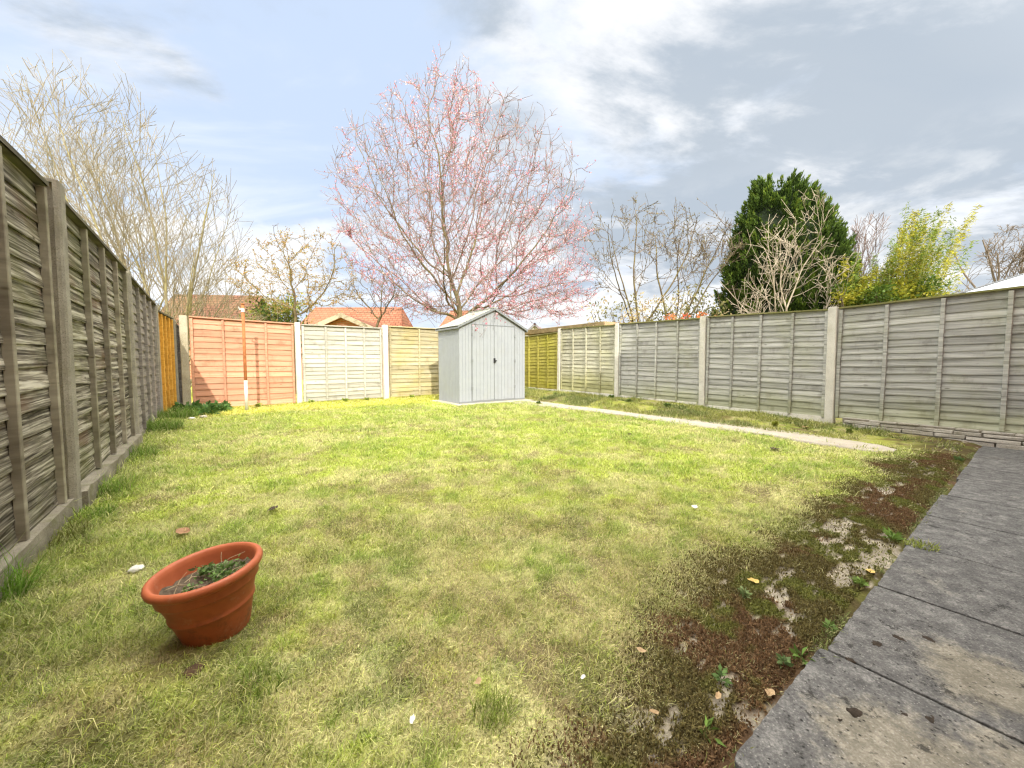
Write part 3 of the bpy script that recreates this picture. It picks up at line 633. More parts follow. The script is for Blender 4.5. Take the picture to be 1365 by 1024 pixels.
# the silver grey fence down the other side
def RP(u): return W(u, fence_v(u))
FR = dict(side=1, group='panels of the silver grey fence')
AR = math.atan2((RP(5) - RP(0)).y, (RP(5) - RP(0)).x)
posts = [(-.33, .10, 1.99), (1.93, .07, 1.83), (3.99, .10, 1.89), (6.19, .13, 1.93), (8.38, .14, 1.96), (10.45, .12, 1.97)]
labs = ['pale concrete post beyond the end of the stone base', 'tall pale concrete post where the low stone base begins', 'pale concrete post in front of the bare white stemmed tree', 'pale concrete post below the orange red flowers',
        'pale concrete post under the end of the flat roofed outbuilding', 'concrete post in the far corner behind the grey shed']
for (u, zb, zt), lb in zip(posts, labs):
    p = W(u, fence_v(u)); fence_post(lb, p, zb, zt, .115, .12, 'post_white', AR)
plab = ['silver grey lap panel standing on the low stone base', 'silver grey lap panel in front of the tall conifer', 'grey lap panel below the orange red flowers', 'grey green lap panel beneath the flat roofed outbuilding', 'lime stained lap panel right behind the grey shed corner'.replace('right ', '')]
for i in range(5):
    ua, ub = posts[i][0] + .06, posts[i + 1][0] - .06; Ln = ub - ua
    zt = (posts[i][2] - .045, posts[i + 1][2] - .03); zb = (posts[i][1] + .06, posts[i + 1][1] + .05)
    if i == 0: zb = (.17, .14); zt = (1.86, 1.79)
    if i == 4: zt = (1.84, 1.80)
    st_ = [.025, Ln * .25, Ln * .5, Ln * .75, Ln - .025]
    mt = ['wood_right', 'wood_right', 'wood_right', 'wood_right_far', 'wood_lime'][i]
    fence_panel(plab[i], RP(ua), RP(ub), zb, zt, 17, st_, mt, mt, 'wood_cap', **FR)
    if i: base_board(['', 'pale concrete board under the panel before the conifer', 'pale concrete board under the panel with the flowers above', 'pale concrete board under the grey green panel', 'pale concrete board in the far corner by the shed'][i], RP(ua), RP(ub), posts[i + 1][1] - .06, posts[i + 1][1] + .045, 1, 'post_white')
# low stone base under the last panel
root = thing('stone_wall', 'low base of rough pale stone blocks under the silver grey panel', 'low wall', RP(-.5), AR); Ln = (RP(1.75) - RP(-.5)).length
mb = MB(); row_z = [-.08, .035, .085, .135, .165]
for r in range(4):
    x = -random.random() * .2
    while x < Ln:
        wd = random.uniform(.18, .42); x1 = min(x + wd, Ln); mb.t = random.random(); j = lambda q=.008: random.uniform(-q, q)
        fr = .10 + random.uniform(-.02, .02) + .012 * (3 - r); z0, z1 = row_z[r] + .004, row_z[r + 1] - .004; xa = max(0, x) + .005; xb = x1 - .005
        if xb > xa + .03:
            c = [(xa + j(), -.02, z0), (xb + j(), -.02, z0), (xb + j(), fr + j(), z0 + j(.004)), (xa + j(), fr + j(), z0 + j(.004)), (xa + j(), -.02, z1), (xb + j(), -.02, z1), (xb + j(), fr + j(), z1 + j(.005)), (xa + j(), fr + j(), z1 + j(.005))]
            i0 = len(mb.v)
            for p in c: mb.vert(p)
            for q in ((0, 3, 2, 1), (4, 5, 6, 7), (0, 1, 5, 4), (1, 2, 6, 5), (2, 3, 7, 6), (3, 0, 4, 7)): mb.f.append([i0 + k for k in q])
        x = x1
mb.build('stone_courses', M['stone'], root, bevel=.006)
mb = MB(); mb.box(0, Ln, -.03, .085, -.08, .155); mb.build('mortar', plain('old_mortar', (.20, .18, .14), .95, .4, 20), root)

# ------------------------------------------------------------------ shed
SW, SD, SE, SR = 1.91, 1.08, 1.80, 2.25
sh = thing('garden_shed', 'pale grey plastic garden shed with double doors in the far corner', 'shed', W(7.95, 4.33, .022), ANG_V)
M['shed'] = plain('shed_resin', (.31, .335, .368), .55, .05, 5, 0, .3, dirt=(.30, .31, .28), damt=.25)
M['shed_dark'] = plain('shed_trim', (.20, .215, .225), .55, .08, 5)
M['shed_roof'] = plain('shed_roof_resin', (.34, .35, .31), .6, .12, 3, .2, .3, dirt=(.30, .31, .18), damt=.5)
M['black'] = plain('black_plastic', (.018, .018, .02), .45, .2, 10)
def ribbed(mb, a, bb, ztop, f, n, out, z0=.0, g_=.006, dpt=.007):
    """vertical boards between a and bb along a wall; f maps (s, depth, z) to local space"""
    for i in range(n):
        s0 = a + (bb - a) * i / n + g_ / 2; s1 = a + (bb - a) * (i + 1) / n - g_ / 2; mb.t = random.random()
        z1a, z1b = ztop(s0), ztop(s1)
        mb.face(f(s0, 0, z0), f(s1, 0, z0), f(s1, 0, z1b), f(s0, 0, z1a))
        mb.face(f(s0, 0, z0), f(s0, dpt, z0), f(s0, dpt, z1a), f(s0, 0, z1a)); mb.face(f(s1, 0, z0), f(s1, dpt, z0), f(s1, dpt, z1b), f(s1, 0, z1b))
        mb.face(f(s1, dpt, z0), f(s1 + g_, dpt, z0), f(s1 + g_, dpt, z1b), f(s1, dpt, z1b))
gable = lambda x: SE + (SR - SE) * (1 - abs(x - SW / 2) / (SW / 2)) - .02
mb = MB()
ff = lambda s, d_, z: (s, d_, z)
ribbed(mb, .0, .33, lambda x: SE + .0 if x < 0 else gable(x), ff, 4, -1); ribbed(mb, SW - .33, SW, gable, ff, 4, -1)
ribbed(mb, .33, SW - .33, gable, ff, 12, -1, 1.86)
ribbed(mb, 0, SD, lambda x: SE, lambda s, d_, z: (d_, s, z), 14, -1); ribbed(mb, 0, SD, lambda x: SE, lambda s, d_, z: (SW - d_, s, z), 14, -1)
ribbed(mb, 0, SW, gable, lambda s, d_, z: (s, SD - d_, z), 18, -1)
mb.box(.02, SW - .02, .02, SD - .02, .002, .04)
mb.build('wall', M['shed'], sh)
for (a, bb) in ((.345, SW / 2 - .006), (SW / 2 + .006, SW - .345)):
    mb = MB(); ribbed(mb, a, bb, lambda x: 1.835, lambda s, d_, z: (s, -.014 + d_, z), 6, -1, .05); mb.box(a, bb, -.006, .012, .05, 1.835); mb.build('door', M['shed'], sh)
mb = MB(); mb.box(.32, .342, -.010, .01, .03, 1.86); mb.box(SW - .342, SW - .32, -.010, .01, .03, 1.86); mb.box(.342, SW - .342, -.010, .01, 1.84, 1.86); mb.box(.0, SW, -.012, .01, .0, .045); mb.box(SW / 2 - .005, SW / 2 + .005, -.018, .0, .05, 1.83)
mb.build('door_frame', M['shed_dark'], sh)
for hx in (.335, SW - .335):
    for hz_ in (.35, 1.0, 1.62):
        mb = MB(); mb.box(hx - .022, hx + .022, -.022, -.010, hz_ - .035, hz_ + .035); mb.build('hinge', M['shed_dark'], sh, bevel=.003)
mb = MB(); mb.box(SW / 2 - .022, SW / 2 + .022, -.035, -.014, .945, 1.06); mb.box(SW / 2 + .022, SW / 2 + .06, -.05, -.03, .985, 1.005); mb.box(SW / 2 - .015, SW / 2 + .015, -.055, -.035, .95, 1.02); mb.build('latch', M['black'], sh, bevel=.004)
mb = MB(); ov = .055; sl = (SR - SE) / (SW / 2)
for s in (-1, 1):
    xe = SW / 2 + s * (SW / 2 + ov); ze = SE - sl * ov; xr = SW / 2; n = 7
    for i in range(n):
        f0, f1 = i / n, (i + 1) / n; x0 = xe + (xr - xe) * f0; x1 = xe + (xr - xe) * f1; z0 = ze + (SR - ze) * f0 + .03; z1 = ze + (SR - ze) * f1 + .02
        mb.t = random.random(); mb.face((x0, -.05, z0), (x1, -.05, z1), (x1, SD + .05, z1), (x0, SD + .05, z0))
        mb.face((x0, -.05, z0), (x0, -.05, z0 - .012), (x0, SD + .05, z0 - .012), (x0, SD + .05, z0))
    mb.face((xe, -.05, ze - .01), (xr, -.05, SR - .01), (xr, SD + .05, SR - .01), (xe, SD + .05, ze - .01))
mb.box(SW / 2 - .05, SW / 2 + .05, -.055, SD + .055, SR + .012, SR + .035); mb.build('roof', M['shed_roof'], sh)
mb = MB()
for s in (-1, 1):
    xe = SW / 2 + s * (SW / 2 + ov); ze = SE - sl * ov; xr = SW / 2
    for y in (-.058, SD + .05): 
        i = len(mb.v)
        for (x, z) in ((xe, ze - .03), (xr, SR - .03), (xr, SR + .02), (xe, ze + .02)):
            mb.vert((x, y, z)); mb.vert((x, y + .008, z))
        for q in ((0, 2, 4, 6), (1, 3, 5, 7), (0, 2, 3, 1), (4, 6, 7, 5), (0, 6, 7, 1), (2, 4, 5, 3)): mb.f.append([i + k for k in q])
    x0, x1 = sorted((xe, xe - s * .03)); mb.box(x0, x1, -.05, SD + .05, ze - .045, ze - .008)
mb.build('fascia', M['shed_dark'], sh)

# ------------------------------------------------------------------ rusty pole
pb = G(329, 548); po = thing('metal_pole', 'thin rusty brown pole standing on the lawn before the terracotta panel', 'pole', pb)
M['rust'] = plain('rusted_steel', (.36, .13, .045), .75, .35, 12, .4, .3); M['paint'] = plain('chipped_white_paint', (.55, .55, .50), .6, .15, 9, dirt=(.3, .2, .12), damt=.5)
def cyl(mb, x, y, z0, z1, r, n=14): mb.prism([(x + r * math.cos(2 * PI * k / n), y + r * math.sin(2 * PI * k / n)) for k in range(n)], z0, z1)
mb = MB(); cyl(mb, 0, 0, .02, 2.13, .027); cyl(mb, 0, 0, 2.13, 2.15, .032); mb.build('shaft', M['rust'], po, True)
mb = MB(); cyl(mb, 0, 0, -.05, .62, .031); mb.build('painted_sleeve', M['paint'], po, True)
mb = MB(); cyl(mb, 0, 0, 1.98, 2.06, .033); mb.box(-.085, -.02, -.012, .012, 2.03, 2.055); mb.box(-.085, -.07, -.012, .012, 2.03, 2.09); mb.build('line_hook', M['paint'], po)

# ------------------------------------------------------------------ terracotta pot
m, nt, N, L = new_mat('terracotta_plastic'); b = NB(nt); oc = b.coord('Object'); sz = b.node('ShaderNodeSeparateXYZ'); b.put(sz.inputs[0], oc)
n1 = b.noise(oc, 7, 6, .65); n2 = b.noise(oc, 260, 3, .7)
c = b.ramp(n1, [(.3, (.33, .085, .033)), (.7, (.46, .13, .052))])
c = b.mix(b.math('MULTIPLY', b.smooth(n2, .6, .75), .35), c, (.22, .05, .02))
c = b.mix(b.math('MULTIPLY', b.math('MULTIPLY', b.smooth(b.noise(oc, 16, 6, .7), .5, .7), b.math('SUBTRACT', 1, b.smooth(sz.outputs[2], .0, .22))), .85), c, (.12, .06, .032))
c = b.mix(b.math('MULTIPLY', b.smooth(b.noise(oc, 11, 7, .75), .56, .72), .3), c, (.5, .33, .22))
b.out(c, .5, b.bump(n2, .25, .001), .35); M['pot'] = m
pt = thing('plant_pot', 'leaning terracotta pot of soil and weeds on the near lawn', 'plant pot', G(291, 837))
axis_t = Vector((-.77, -.63, 0)); tilt = math.radians(6.5); pt.scale = (.81, .81, .90)
pt.rotation_mode = 'QUATERNION'; pt.rotation_quaternion = Matrix.Rotation(tilt, 3, Vector((0, 0, 1)).cross(axis_t)).to_quaternion()
prof = [(.02, -.01), (.122, -.01), (.127, .0), (.150, .085), (.158, .108), (.163, .112), (.164, .118), (.160, .123), (.163, .135), (.178, .185), (.184, .196), (.191, .199), (.193, .205), (.193, .230), (.195, .238), (.207, .243), (.216, .250), (.219, .262), (.215, .273), (.205, .279), (.195, .277), (.188, .268), (.183, .250), (.172, .19), (.16, .16)]
mb = MB(); mb.lathe(prof, 72); mb.build('pot_body', M['pot'], pt, True)
mb = MB(); rows = []
for i in range(13):
    r = .178 * i / 12
    rows.append([(r * math.cos(a), r * math.sin(a), .205 + .03 * (float(fbm(r * 25 * math.cos(a) + 5, r * 25 * math.sin(a) + 5, 3, 3)) - .5) * 2 - (.0)) for a in np.linspace(0, 2 * PI, 49)])
mb.grid(rows); mb.build('soil', plain('potting_soil', (.11, .085, .058), .95, .5, 60, .8), pt, True)
n = 420; a = rng.uniform(0, 2 * PI, n); cl = rng.integers(0, 9, n); ca = rng.uniform(0, 2 * PI, 9); cr_ = rng.uniform(.04, .15, 9)
r = rng.normal(0, .028, n); px_ = cr_[cl] * np.cos(ca[cl]) + r * np.cos(a); py_ = cr_[cl] * np.sin(ca[cl]) + r * np.sin(a)
k = np.hypot(px_, py_) < .165; px_, py_ = px_[k], py_[k]; n = len(px_)
cen = np.stack([px_, py_, .212 + rng.uniform(0, .03, n)], -1); dr = np.stack([rng.normal(size=n), rng.normal(size=n), rng.uniform(.0, .8, n)], -1)
cc = np.where((rng.uniform(0, 1, n) < .7)[:, None], np.array((.13, .22, .06)), np.array((.2, .27, .12))) * rng.uniform(.6, 1.4, n)[:, None]
M['leaf'] = leafmat('weed_leaf', .3, .6); leaves_obj('weed_leaves', cen, dr, .022 * rng.uniform(.6, 1.3, n), .014, cc, M['leaf'], pt)
br_ = []
for i in range(16):
    p = np.array((random.uniform(-.12, .12), random.uniform(-.12, .12), .215)); q = p + np.array((random.uniform(-.11, .11), random.uniform(-.11, .11), random.uniform(.005, .05)))
    q[:2] *= min(1, .165 / max(1e-6, np.hypot(*q[:2]))); br_.append((np.stack([p, (p + q) / 2 + np.array((0, 0, .012)), q]), np.array((.0016, .0014, .001)), 4))
tube_obj('dead_stems', br_, plain('dry_stem', (.42, .33, .2), .8, .2, 20), pt, (0, 0, 0))

# ------------------------------------------------------------------ small plants and litter
def weed(label, u, v, n, size, col, z=None, h=.03, group='small weeds along the patio edge', wd=.5, name='weed'):
    a = rng.uniform(0, 2 * PI, n); r = size * .35 * rng.uniform(0, 1, n)
    cen = np.stack([r * np.cos(a), r * np.sin(a), rng.uniform(0, h, n)], -1); dr = np.stack([np.cos(a) + rng.normal(0, .3, n), np.sin(a) + rng.normal(0, .3, n), rng.uniform(.15, 1.3, n)], -1)
    cc = np.asarray(col) * rng.uniform(.6, 1.35, n)[:, None]; L_ = size * rng.uniform(.5, 1.0, n)
    o = leaves_obj(name, cen, dr, L_, L_ * wd, cc, M['leaf'], droop=.15); o.location = W(u, v, float(ground_h(u, v)) + .005 if z is None else z)
    return tag(o, label, 'weed' if name == 'weed' else 'plant', group)
weed('tall dandelion like weed at the patio edge by the long slab joint', .435, 1.52, 16, .05, (.14, .24, .05), wd=.35)
weed('low clover like weed at the patio edge just before the long slab joint', .46, 1.44, 46, .028, (.13, .2, .07))
weed('small sprig in the moss close to the patio corner', .49, 1.0, 12, .045, (.16, .26, .05), wd=.25)
weed('rosette weed on the bare moss two hand widths from the patio edge', .55, 1.21, 30, .03, (.12, .2, .06))
weed('weed in the patio edge crack beyond the long joint', .43, 1.78, 26, .03, (.15, .24, .06))
weed('weed spilling over the slab edge by the yellow leaf', .44, 2.24, 36, .036, (.18, .27, .06))
weed('grassy weed at the notch of the patio edge', .46, 2.98, 40, .07, (.15, .25, .05), wd=.2)
weed('pale rosette among the dry grass near the mossy concrete', .70, 1.72, 60, .03, (.19, .25, .10))
weed('dark weed where the patio meets the soil patch', .46, 5.9, 40, .05, (.1, .17, .05))
# big leafy clump in the corner
n = 520; cu = np.array([(9.75, -.55), (9.55, -.35), (9.35, -.62), (9.65, -.12), (9.2, -.3), (9.9, -.7), (9.95, -.1), (9.9, -.35)]); k = rng.integers(0, len(cu), n); a = rng.uniform(0, 2 * PI, n)
el = rng.uniform(.1, 1.2, n); dr = np.stack([np.cos(a) * np.cos(el), np.sin(a) * np.cos(el), np.sin(el)], -1)
cen = np.array([W(*q) for q in cu])[k] + dr * rng.uniform(.02, .16, n)[:, None]
cc = np.where((rng.uniform(0, 1, n) < .6)[:, None], np.array((.055, .13, .03)), np.array((.11, .21, .06))) * rng.uniform(.7, 1.4, n)[:, None]
o0 = W(9.6, -.4); L_ = rng.uniform(.09, .2, n)
o = leaves_obj('leafy_plant', cen, dr, L_, L_ * .36, cc, M['leaf'], None, o0, droop=.25); o.location = o0; tag(o, 'dark broad leaved clump in the shaded corner below the terracotta panel', 'plant')
# weeds on the border
for i, (pu, pv, nn, s_, c_, lb) in enumerate(((2.35, 6.62, 130, .05, (.3, .33, .05), 'yellow green mossy mound in the border before the tall pale post'), (4.3, 6.9, 90, .07, (.13, .2, .05), 'dark leafy weed in the border under the flowers panel'),
      (6.0, 7.3, 110, .08, (.14, .22, .06), 'leafy weed by the pale post nearest the outbuilding'), (7.6, 7.0, 120, .07, (.2, .27, .07), 'weeds on the bank beside the shed path'), (6.9, 5.82, 60, .07, (.08, .15, .03), 'dark weed at the lawn side of the path near the shed'), (5.2, 6.9, 90, .06, (.17, .22, .06), 'bushy weed halfway along the border'), (1.55, 6.9, 70, .05, (.2, .25, .06), 'green patch on the border near the stone base'))):
    weed(lb, pu, pv, nn, s_, c_, h=.05, group='weeds in the border', wd=.55)
for i, (pv, s_) in enumerate(((1.6, .07), (2.35, .08), (2.9, .06), (4.1, .07), (.55, .06))):
    weed(['weed at the foot of the post beside the terracotta panel', 'yellow green weed under the bleached panel', 'low weed under the middle of the bleached panel', 'bright weed under the yellowed panel', 'grassy weed behind the rusty pole'][i], BU - .12, pv, 60, s_ * 1.3, (.26, .34, .06), h=.05, group='weeds below the end fence', wd=.35)
def leaf_litter(label, u, v, size, col, name='dry_leaf', cat='leaf', z=None, group='scraps lying on the lawn and moss'):
    mb = MB(); n = 12; a0 = random.uniform(0, 6.28); el = random.uniform(.5, .75); rows = []
    ring = []
    for k in range(n):
        a = 2 * PI * k / n; r = size * (.5 + random.uniform(-.1, .1)); x, y = r * math.cos(a), r * math.sin(a) * el
        ring.append((x * math.cos(a0) - y * math.sin(a0), x * math.sin(a0) + y * math.cos(a0), .012 + random.uniform(0, .35) * size * .4))
    c = mb.vert((0, 0, .008)); idx = [mb.vert(p) for p in ring]
    for k in range(n): mb.f.append([c, idx[k], idx[(k + 1) % n]])
    o = mb.build(name, col); o.location = W(u, v, (float(ground_h(u, v)) + .012) if z is None else z); return tag(o, label, cat, group)
LB = plain('dry_leaf_brown', (.30, .17, .09), .8, .3, 30); LT = plain('dry_leaf_tan', (.38, .27, .15), .8, .2, 30); LD = plain('dark_scrap', (.06, .045, .03), .9, .3, 30); LW = plain('pale_scrap', (.62, .62, .58), .7, .1, 30); LY = plain('yellow_leaf', (.50, .36, .11), .7, .2, 30)
leaf_litter('curled brown leaf on the lawn just beyond the pot', 2.89, -.23, .10, LB)
leaf_litter('brown leaf beside the base board of the dark fence', 2.72, -.80, .12, LB)
leaf_litter('dark twiggy scrap on the lawn between pot and pole', 2.97, .22, .07, LD, 'dark_scrap', 'scrap')
leaf_litter('pale blue white scrap in the lawn near the mossy strip', 1.33, 2.48, .06, LW, 'paper_scrap', 'scrap')
leaf_litter('tan leaf on the dry grass close to the mossy strip', .98, .59, .03, LT)
leaf_litter('white petal on the grass at the near edge', .98, .38, .026, LW, 'petal', 'petal')
leaf_litter('tan leaf on the moss short of the bare concrete', .76, 1.10, .035, LT)
leaf_litter('yellow leaf on the dead grass by the thin concrete strip', .72, 1.86, .05, LY)
leaf_litter('yellow leaf at the slab edge beside the spilling weed', .44, 2.42, .05, LY)
leaf_litter('peach leaf on the bare concrete patch near the patio corner', .60, .93, .028, LT)
leaf_litter('peach leaf on the small concrete patch beside the rosette', .52, 1.13, .03, LT)
leaf_litter('small blue white chip on the moss', .80, .86, .022, LW, 'paper_scrap', 'scrap')
leaf_litter('orange leaf stuck in the patio edge', .44, 1.28, .035, LT)
leaf_litter('pale fallen leaf on the border by the path end', 2.0, 6.75, .12, LB)
leaf_litter('dark scrap on the lawn near the path end', 1.75, 4.95, .12, LD, 'dark_scrap', 'scrap')
leaf_litter('dark scrap on the lawn halfway to the path', 3.3, 4.4, .09, LD, 'dark_scrap', 'scrap')
def pebble(label, u, v, s, mat, z=None, fl=.5, jag=.55, name='stone', cat='stone', group=None):
    bm = bmesh.new(); bmesh.ops.create_icosphere(bm, subdivisions=3, radius=s); sd = random.random() * 50
    for q in bm.verts:
        f = 1 + jag * (float(fbm(q.co.x / s * 1.3 * (1 + jag) + sd, q.co.y / s * 1.3 * (1 + jag) + q.co.z / s, 5, 3)) - .5); q.co = Vector((q.co.x * f, q.co.y * f * .8, q.co.z * f * fl))
    me = bpy.data.meshes.new(name); bm.to_mesh(me); bm.free(); o = link(name, me, mat, None, True); o.location = W(u, v, float(ground_h(u, v)) + s * fl * .5 if z is None else z); o.rotation_euler = (0, 0, random.uniform(0, 6)); return tag(o, label, cat, group)
PS = plain('white_stone', (.60, .59, .54), .8, .2, 25, .5)
pebble('white stone lying in the grass beside the pot', 2.53, -.38, .032, PS)
pebble('flat grey stone in the moss at the patio corner', .53, .83, .022, plain('grey_stone', (.13, .11, .09), .9, .3, 40, .5), fl=.4)
pebble('crumbly brown lump of rotten wood in the grass in front of the pot', *uv_of(G(258, 903)), .03, plain('rotten_wood', (.09, .055, .03), .95, .5, 40, .9), fl=.3, jag=1.1, name='wood_lump', cat='wood lump')
pebble('small white pebble by the soil patch', .5, 5.75, .025, PS); pebble('pale pebble on the shaded ground below the ochre panel', 8.6, -.5, .05, PS)
pebble('grey pebble on the ground in front of the leafy clump', 8.75, -.35, .06, plain('tan_stone', (.4, .37, .3), .8, .2, 25, .5))
MC = plain('dried_moss', (.035, .026, .018), .95, .5, 90, .9)
for (pu, pv, s_, lb) in ((.27, 1.385, .019, 'oval brown moss lump on the slab nearest the lawn corner'), (.285, 1.33, .010, 'tiny moss crumb beside the oval moss lump'), (.14, 1.53, .017, 'dark moss lump next to the long slab joint'), (.19, 1.49, .013, 'small dark moss smear between the two big lumps'), (.30, 1.80, .016, 'reddish moss lump on the second slab'), (.335, 1.63, .011, 'moss crumb in the long slab joint'), (.26, 1.9, .014, 'flat dark moss patch on the second slab'), (.2, 1.98, .014, 'black moss patch on the far part of the second slab'), (.34, 6.05, .02, 'dark blue black pebble at the far patio corner')):
    pebble(lb, pu, pv, s_ * 1.25, MC, z=.0165, fl=.16, jag=1.3, name='moss_clump', cat='moss clump', group='moss lumps on the patio slabs')

# ------------------------------------------------------------------ trees
class Env:
    """crown outline: rows of (height, centre x, half width), turned about the trunk line"""
    def __init__(s, rows, y0, sy=1.0): r = sorted(rows); s.z = np.array([q[0] for q in r]); s.c = np.array([q[1] for q in r]); s.r = np.array([q[2] for q in r]); s.y0 = y0; s.sy = sy
    def inside(s, p, pad=1.0):
        z = p[2]
        if z < s.z[0] or z > s.z[-1]: return z < s.z[0] and z > 0
        c = np.interp(z, s.z, s.c); r = np.interp(z, s.z, s.r) * pad
        return (p[0] - c) ** 2 + ((p[1] - s.y0) / s.sy) ** 2 < r * r
    def sample(s, n):
        out = []
        while len(out) < n:
            z = random.uniform(s.z[0], s.z[-1]); r = np.interp(z, s.z, s.r)
            if random.random() > (r / s.r.max()) ** 2: continue
            a = random.uniform(0, 2 * PI); q = r * math.sqrt(random.random()); out.append((np.interp(z, s.z, s.c) + q * math.cos(a), s.y0 + s.sy * q * math.sin(a), z))
        return out
def env_px(rows, Y, sy=1.0):
    o = []
    for (py, xl, xr) in rows:
        a, c = at(xl, py, Y), at(xr, py, Y); o.append((a.z, (a.x + c.x) / 2, (c.x - a.x) / 2))
    return Env(o, Y, sy)
def rnd3(s): return np.array((random.gauss(0, s), random.gauss(0, s), random.gauss(0, s)))
def grow(out, p, d, L_, r, lev, P_, env):
    n = max(3, int(L_ / P_['seg'][min(lev, len(P_['seg']) - 1)])); n = min(n, 26); st_ = L_ / n
    pts = [p.copy()]; rad = [r]; d = d / np.linalg.norm(d)
    wob = P_['wob'][min(lev, len(P_['wob']) - 1)]; trop = P_['trop'][min(lev, len(P_['trop']) - 1)]
    pad_ = random.uniform(.78, 1.08)
    for i in range(n):
        d = d + rnd3(wob) + np.array(P_.get('lean', (0, 0, 0))) * .02; d[2] += trop; d /= np.linalg.norm(d)
        q = pts[-1] + d * st_
        if (lev > 0 or P_.get('clip0')) and not env.inside(q, pad_): break
        pts.append(q); rad.append(max(P_['rmin'], r * (1 - (1 - P_['tap']) * (i + 1) / n)))
    if len(pts) < 2: return
    if len(pts) < n + 1:                                     # a shoot that ends early still tapers to its tip
        m0 = len(pts); rad = [max(P_['rmin'], r * (1 - (1 - P_['tap']) * q / (m0 - 1))) for q in range(m0)]
    out.append((lev, np.array(pts), np.array(rad)))
    if lev >= P_['lev']: return
    nc = P_['kids'][lev]; nc = int(nc * L_) if nc < 0 else nc
    lo = P_['from'][min(lev, len(P_['from']) - 1)]; m_ = len(pts)
    nc = abs(int(P_['kids'][lev] * (L_ if P_['kids'][lev] < 0 else 1)))
    for c in range(nc):
        f = lo + (1 - lo) * (c + random.random()) / nc; i = min(m_ - 1, f * (m_ - 1)); i0 = int(i); i1 = min(m_ - 1, i0 + 1); q = pts[i0] + (pts[i1] - pts[i0]) * (i - i0)
        t = pts[i1] - pts[max(0, i1 - 1)]; t = t / (np.linalg.norm(t) + 1e-9)
        a = random.uniform(0, 2 * PI) + c * 2.4; ax = np.cross(t, rnd3(1)); ax /= np.linalg.norm(ax) + 1e-9; ang = math.radians(random.gauss(P_['ang'][min(lev, len(P_['ang']) - 1)], 9))
        dd = t * math.cos(ang) + ax * math.sin(ang)
        grow(out, q, dd, L_ * P_['len'][min(lev, len(P_['len']) - 1)] * random.uniform(.65, 1.2) * (1.15 - .45 * f), max(P_['rmin'], rad[i0] * P_['rr']), lev + 1, P_, env)
def colonize(root, env, n, step, infl, kill, first, bias=(0, 0, .12), iters=140, wob=.12, mom=.35):
    att = env.sample(n); first = first if isinstance(first[0], list) else [first]; nodes, par = [], []
    for ch_ in first:
        for j, q in enumerate(ch_): par.append(len(nodes) - 1 if j else -1); nodes.append(np.array(q, float))
    A = np.array(att); act = np.ones(len(A), bool)
    for it in range(iters):
        kd = kdtree.KDTree(len(nodes))
        for i, q in enumerate(nodes): kd.insert(q, i)
        kd.balance(); acc = {}
        for j in np.nonzero(act)[0]:
            co_, i, ds = kd.find(A[j])
            if ds < kill: act[j] = False; continue
            if ds < infl:
                v_ = (A[j] - nodes[i]) / ds; acc[i] = acc.get(i, 0) + v_
        if not acc: break
        for i, v_ in acc.items():
            nn = np.linalg.norm(v_)
            if nn < 1e-6: continue
            dv_ = v_ / nn + np.array(bias) + rnd3(wob)
            if par[i] >= 0:
                pd = nodes[i] - nodes[par[i]]; dv_ = dv_ + mom * pd / (np.linalg.norm(pd) + 1e-9)
            nodes.append(nodes[i] + dv_ / np.linalg.norm(dv_) * step); par.append(i)
        if len(nodes) > 9000: break
    kids = [[] for _ in nodes]
    for i, q in enumerate(par):
        if q >= 0: kids[q].append(i)
    tips = [0] * len(nodes)
    for i in range(len(nodes) - 1, -1, -1): tips[i] = max(1, sum(tips[k] for k in kids[i]))
    return nodes, par, kids, tips
def chains(nodes, par, kids, tips, r0, ex, rmax):
    R = [min(rmax, r0 * t ** ex) for t in tips]; out = []; stack = [(i, None) for i, q in enumerate(par) if q < 0]
    while stack:
        i, p = stack.pop(); pts, rad = ([nodes[p]], [R[i]]) if p is not None else ([], [])
        while True:
            pts.append(nodes[i]); rad.append(R[i])
            if not kids[i]: break
            ks = sorted(kids[i], key=lambda k: -tips[k])
            for k in ks[1:]: stack.append((k, i))
            i = ks[0]
        if len(pts) > 1: out.append((np.array(pts), np.array(rad), tips[i] if False else R and rad[0]))
    return out
def twigs(src, env, per_m, ln, r, wob=.25, up=.05, sub=0, pad=1.03):
    """short fine shoots along the thin branches"""
    out = []
    for pts, rad in src:
        seg = np.diff(pts, axis=0); L_ = np.linalg.norm(seg, axis=1); tot = L_.sum(); n = np.random.poisson(tot * per_m) if False else int(tot * per_m + random.random())
        for k in range(n):
            i = random.randrange(len(seg)); p = pts[i] + seg[i] * random.random(); t = seg[i] / (L_[i] + 1e-9); d = t * .7 + rnd3(.55); d[2] += up; d /= np.linalg.norm(d)
            q = [p]; m_ = 4; l = ln * random.uniform(.5, 1.4) / m_
            for s in range(m_): d = d + rnd3(wob); d[2] += up * .6; d /= np.linalg.norm(d); q.append(q[-1] + d * l)
            if env is not None and not env.inside(q[-1], pad): continue
            out.append((np.array(q), np.linspace(r, r * .55, m_ + 1)))
    return out
def tree_obj(name, label, base, thick, thin, bmat, tmat, group=None, sides=(8, 3)):
    t = thing(name, label, 'tree', base, 0, group)
    tube_obj('trunk', [(p, r, sides[0] if r[0] > .03 else 5) for p, r in thick], bmat, t, base)
    if thin: tube_obj('crown', [(p, r, sides[1]) for p, r in thin], tmat, t, base)
    return t
def split(brs, rcut):
    return [(p, r) for (_, p, r) in brs if r[0] > rcut], [(p, r) for (_, p, r) in brs if r[0] <= rcut]
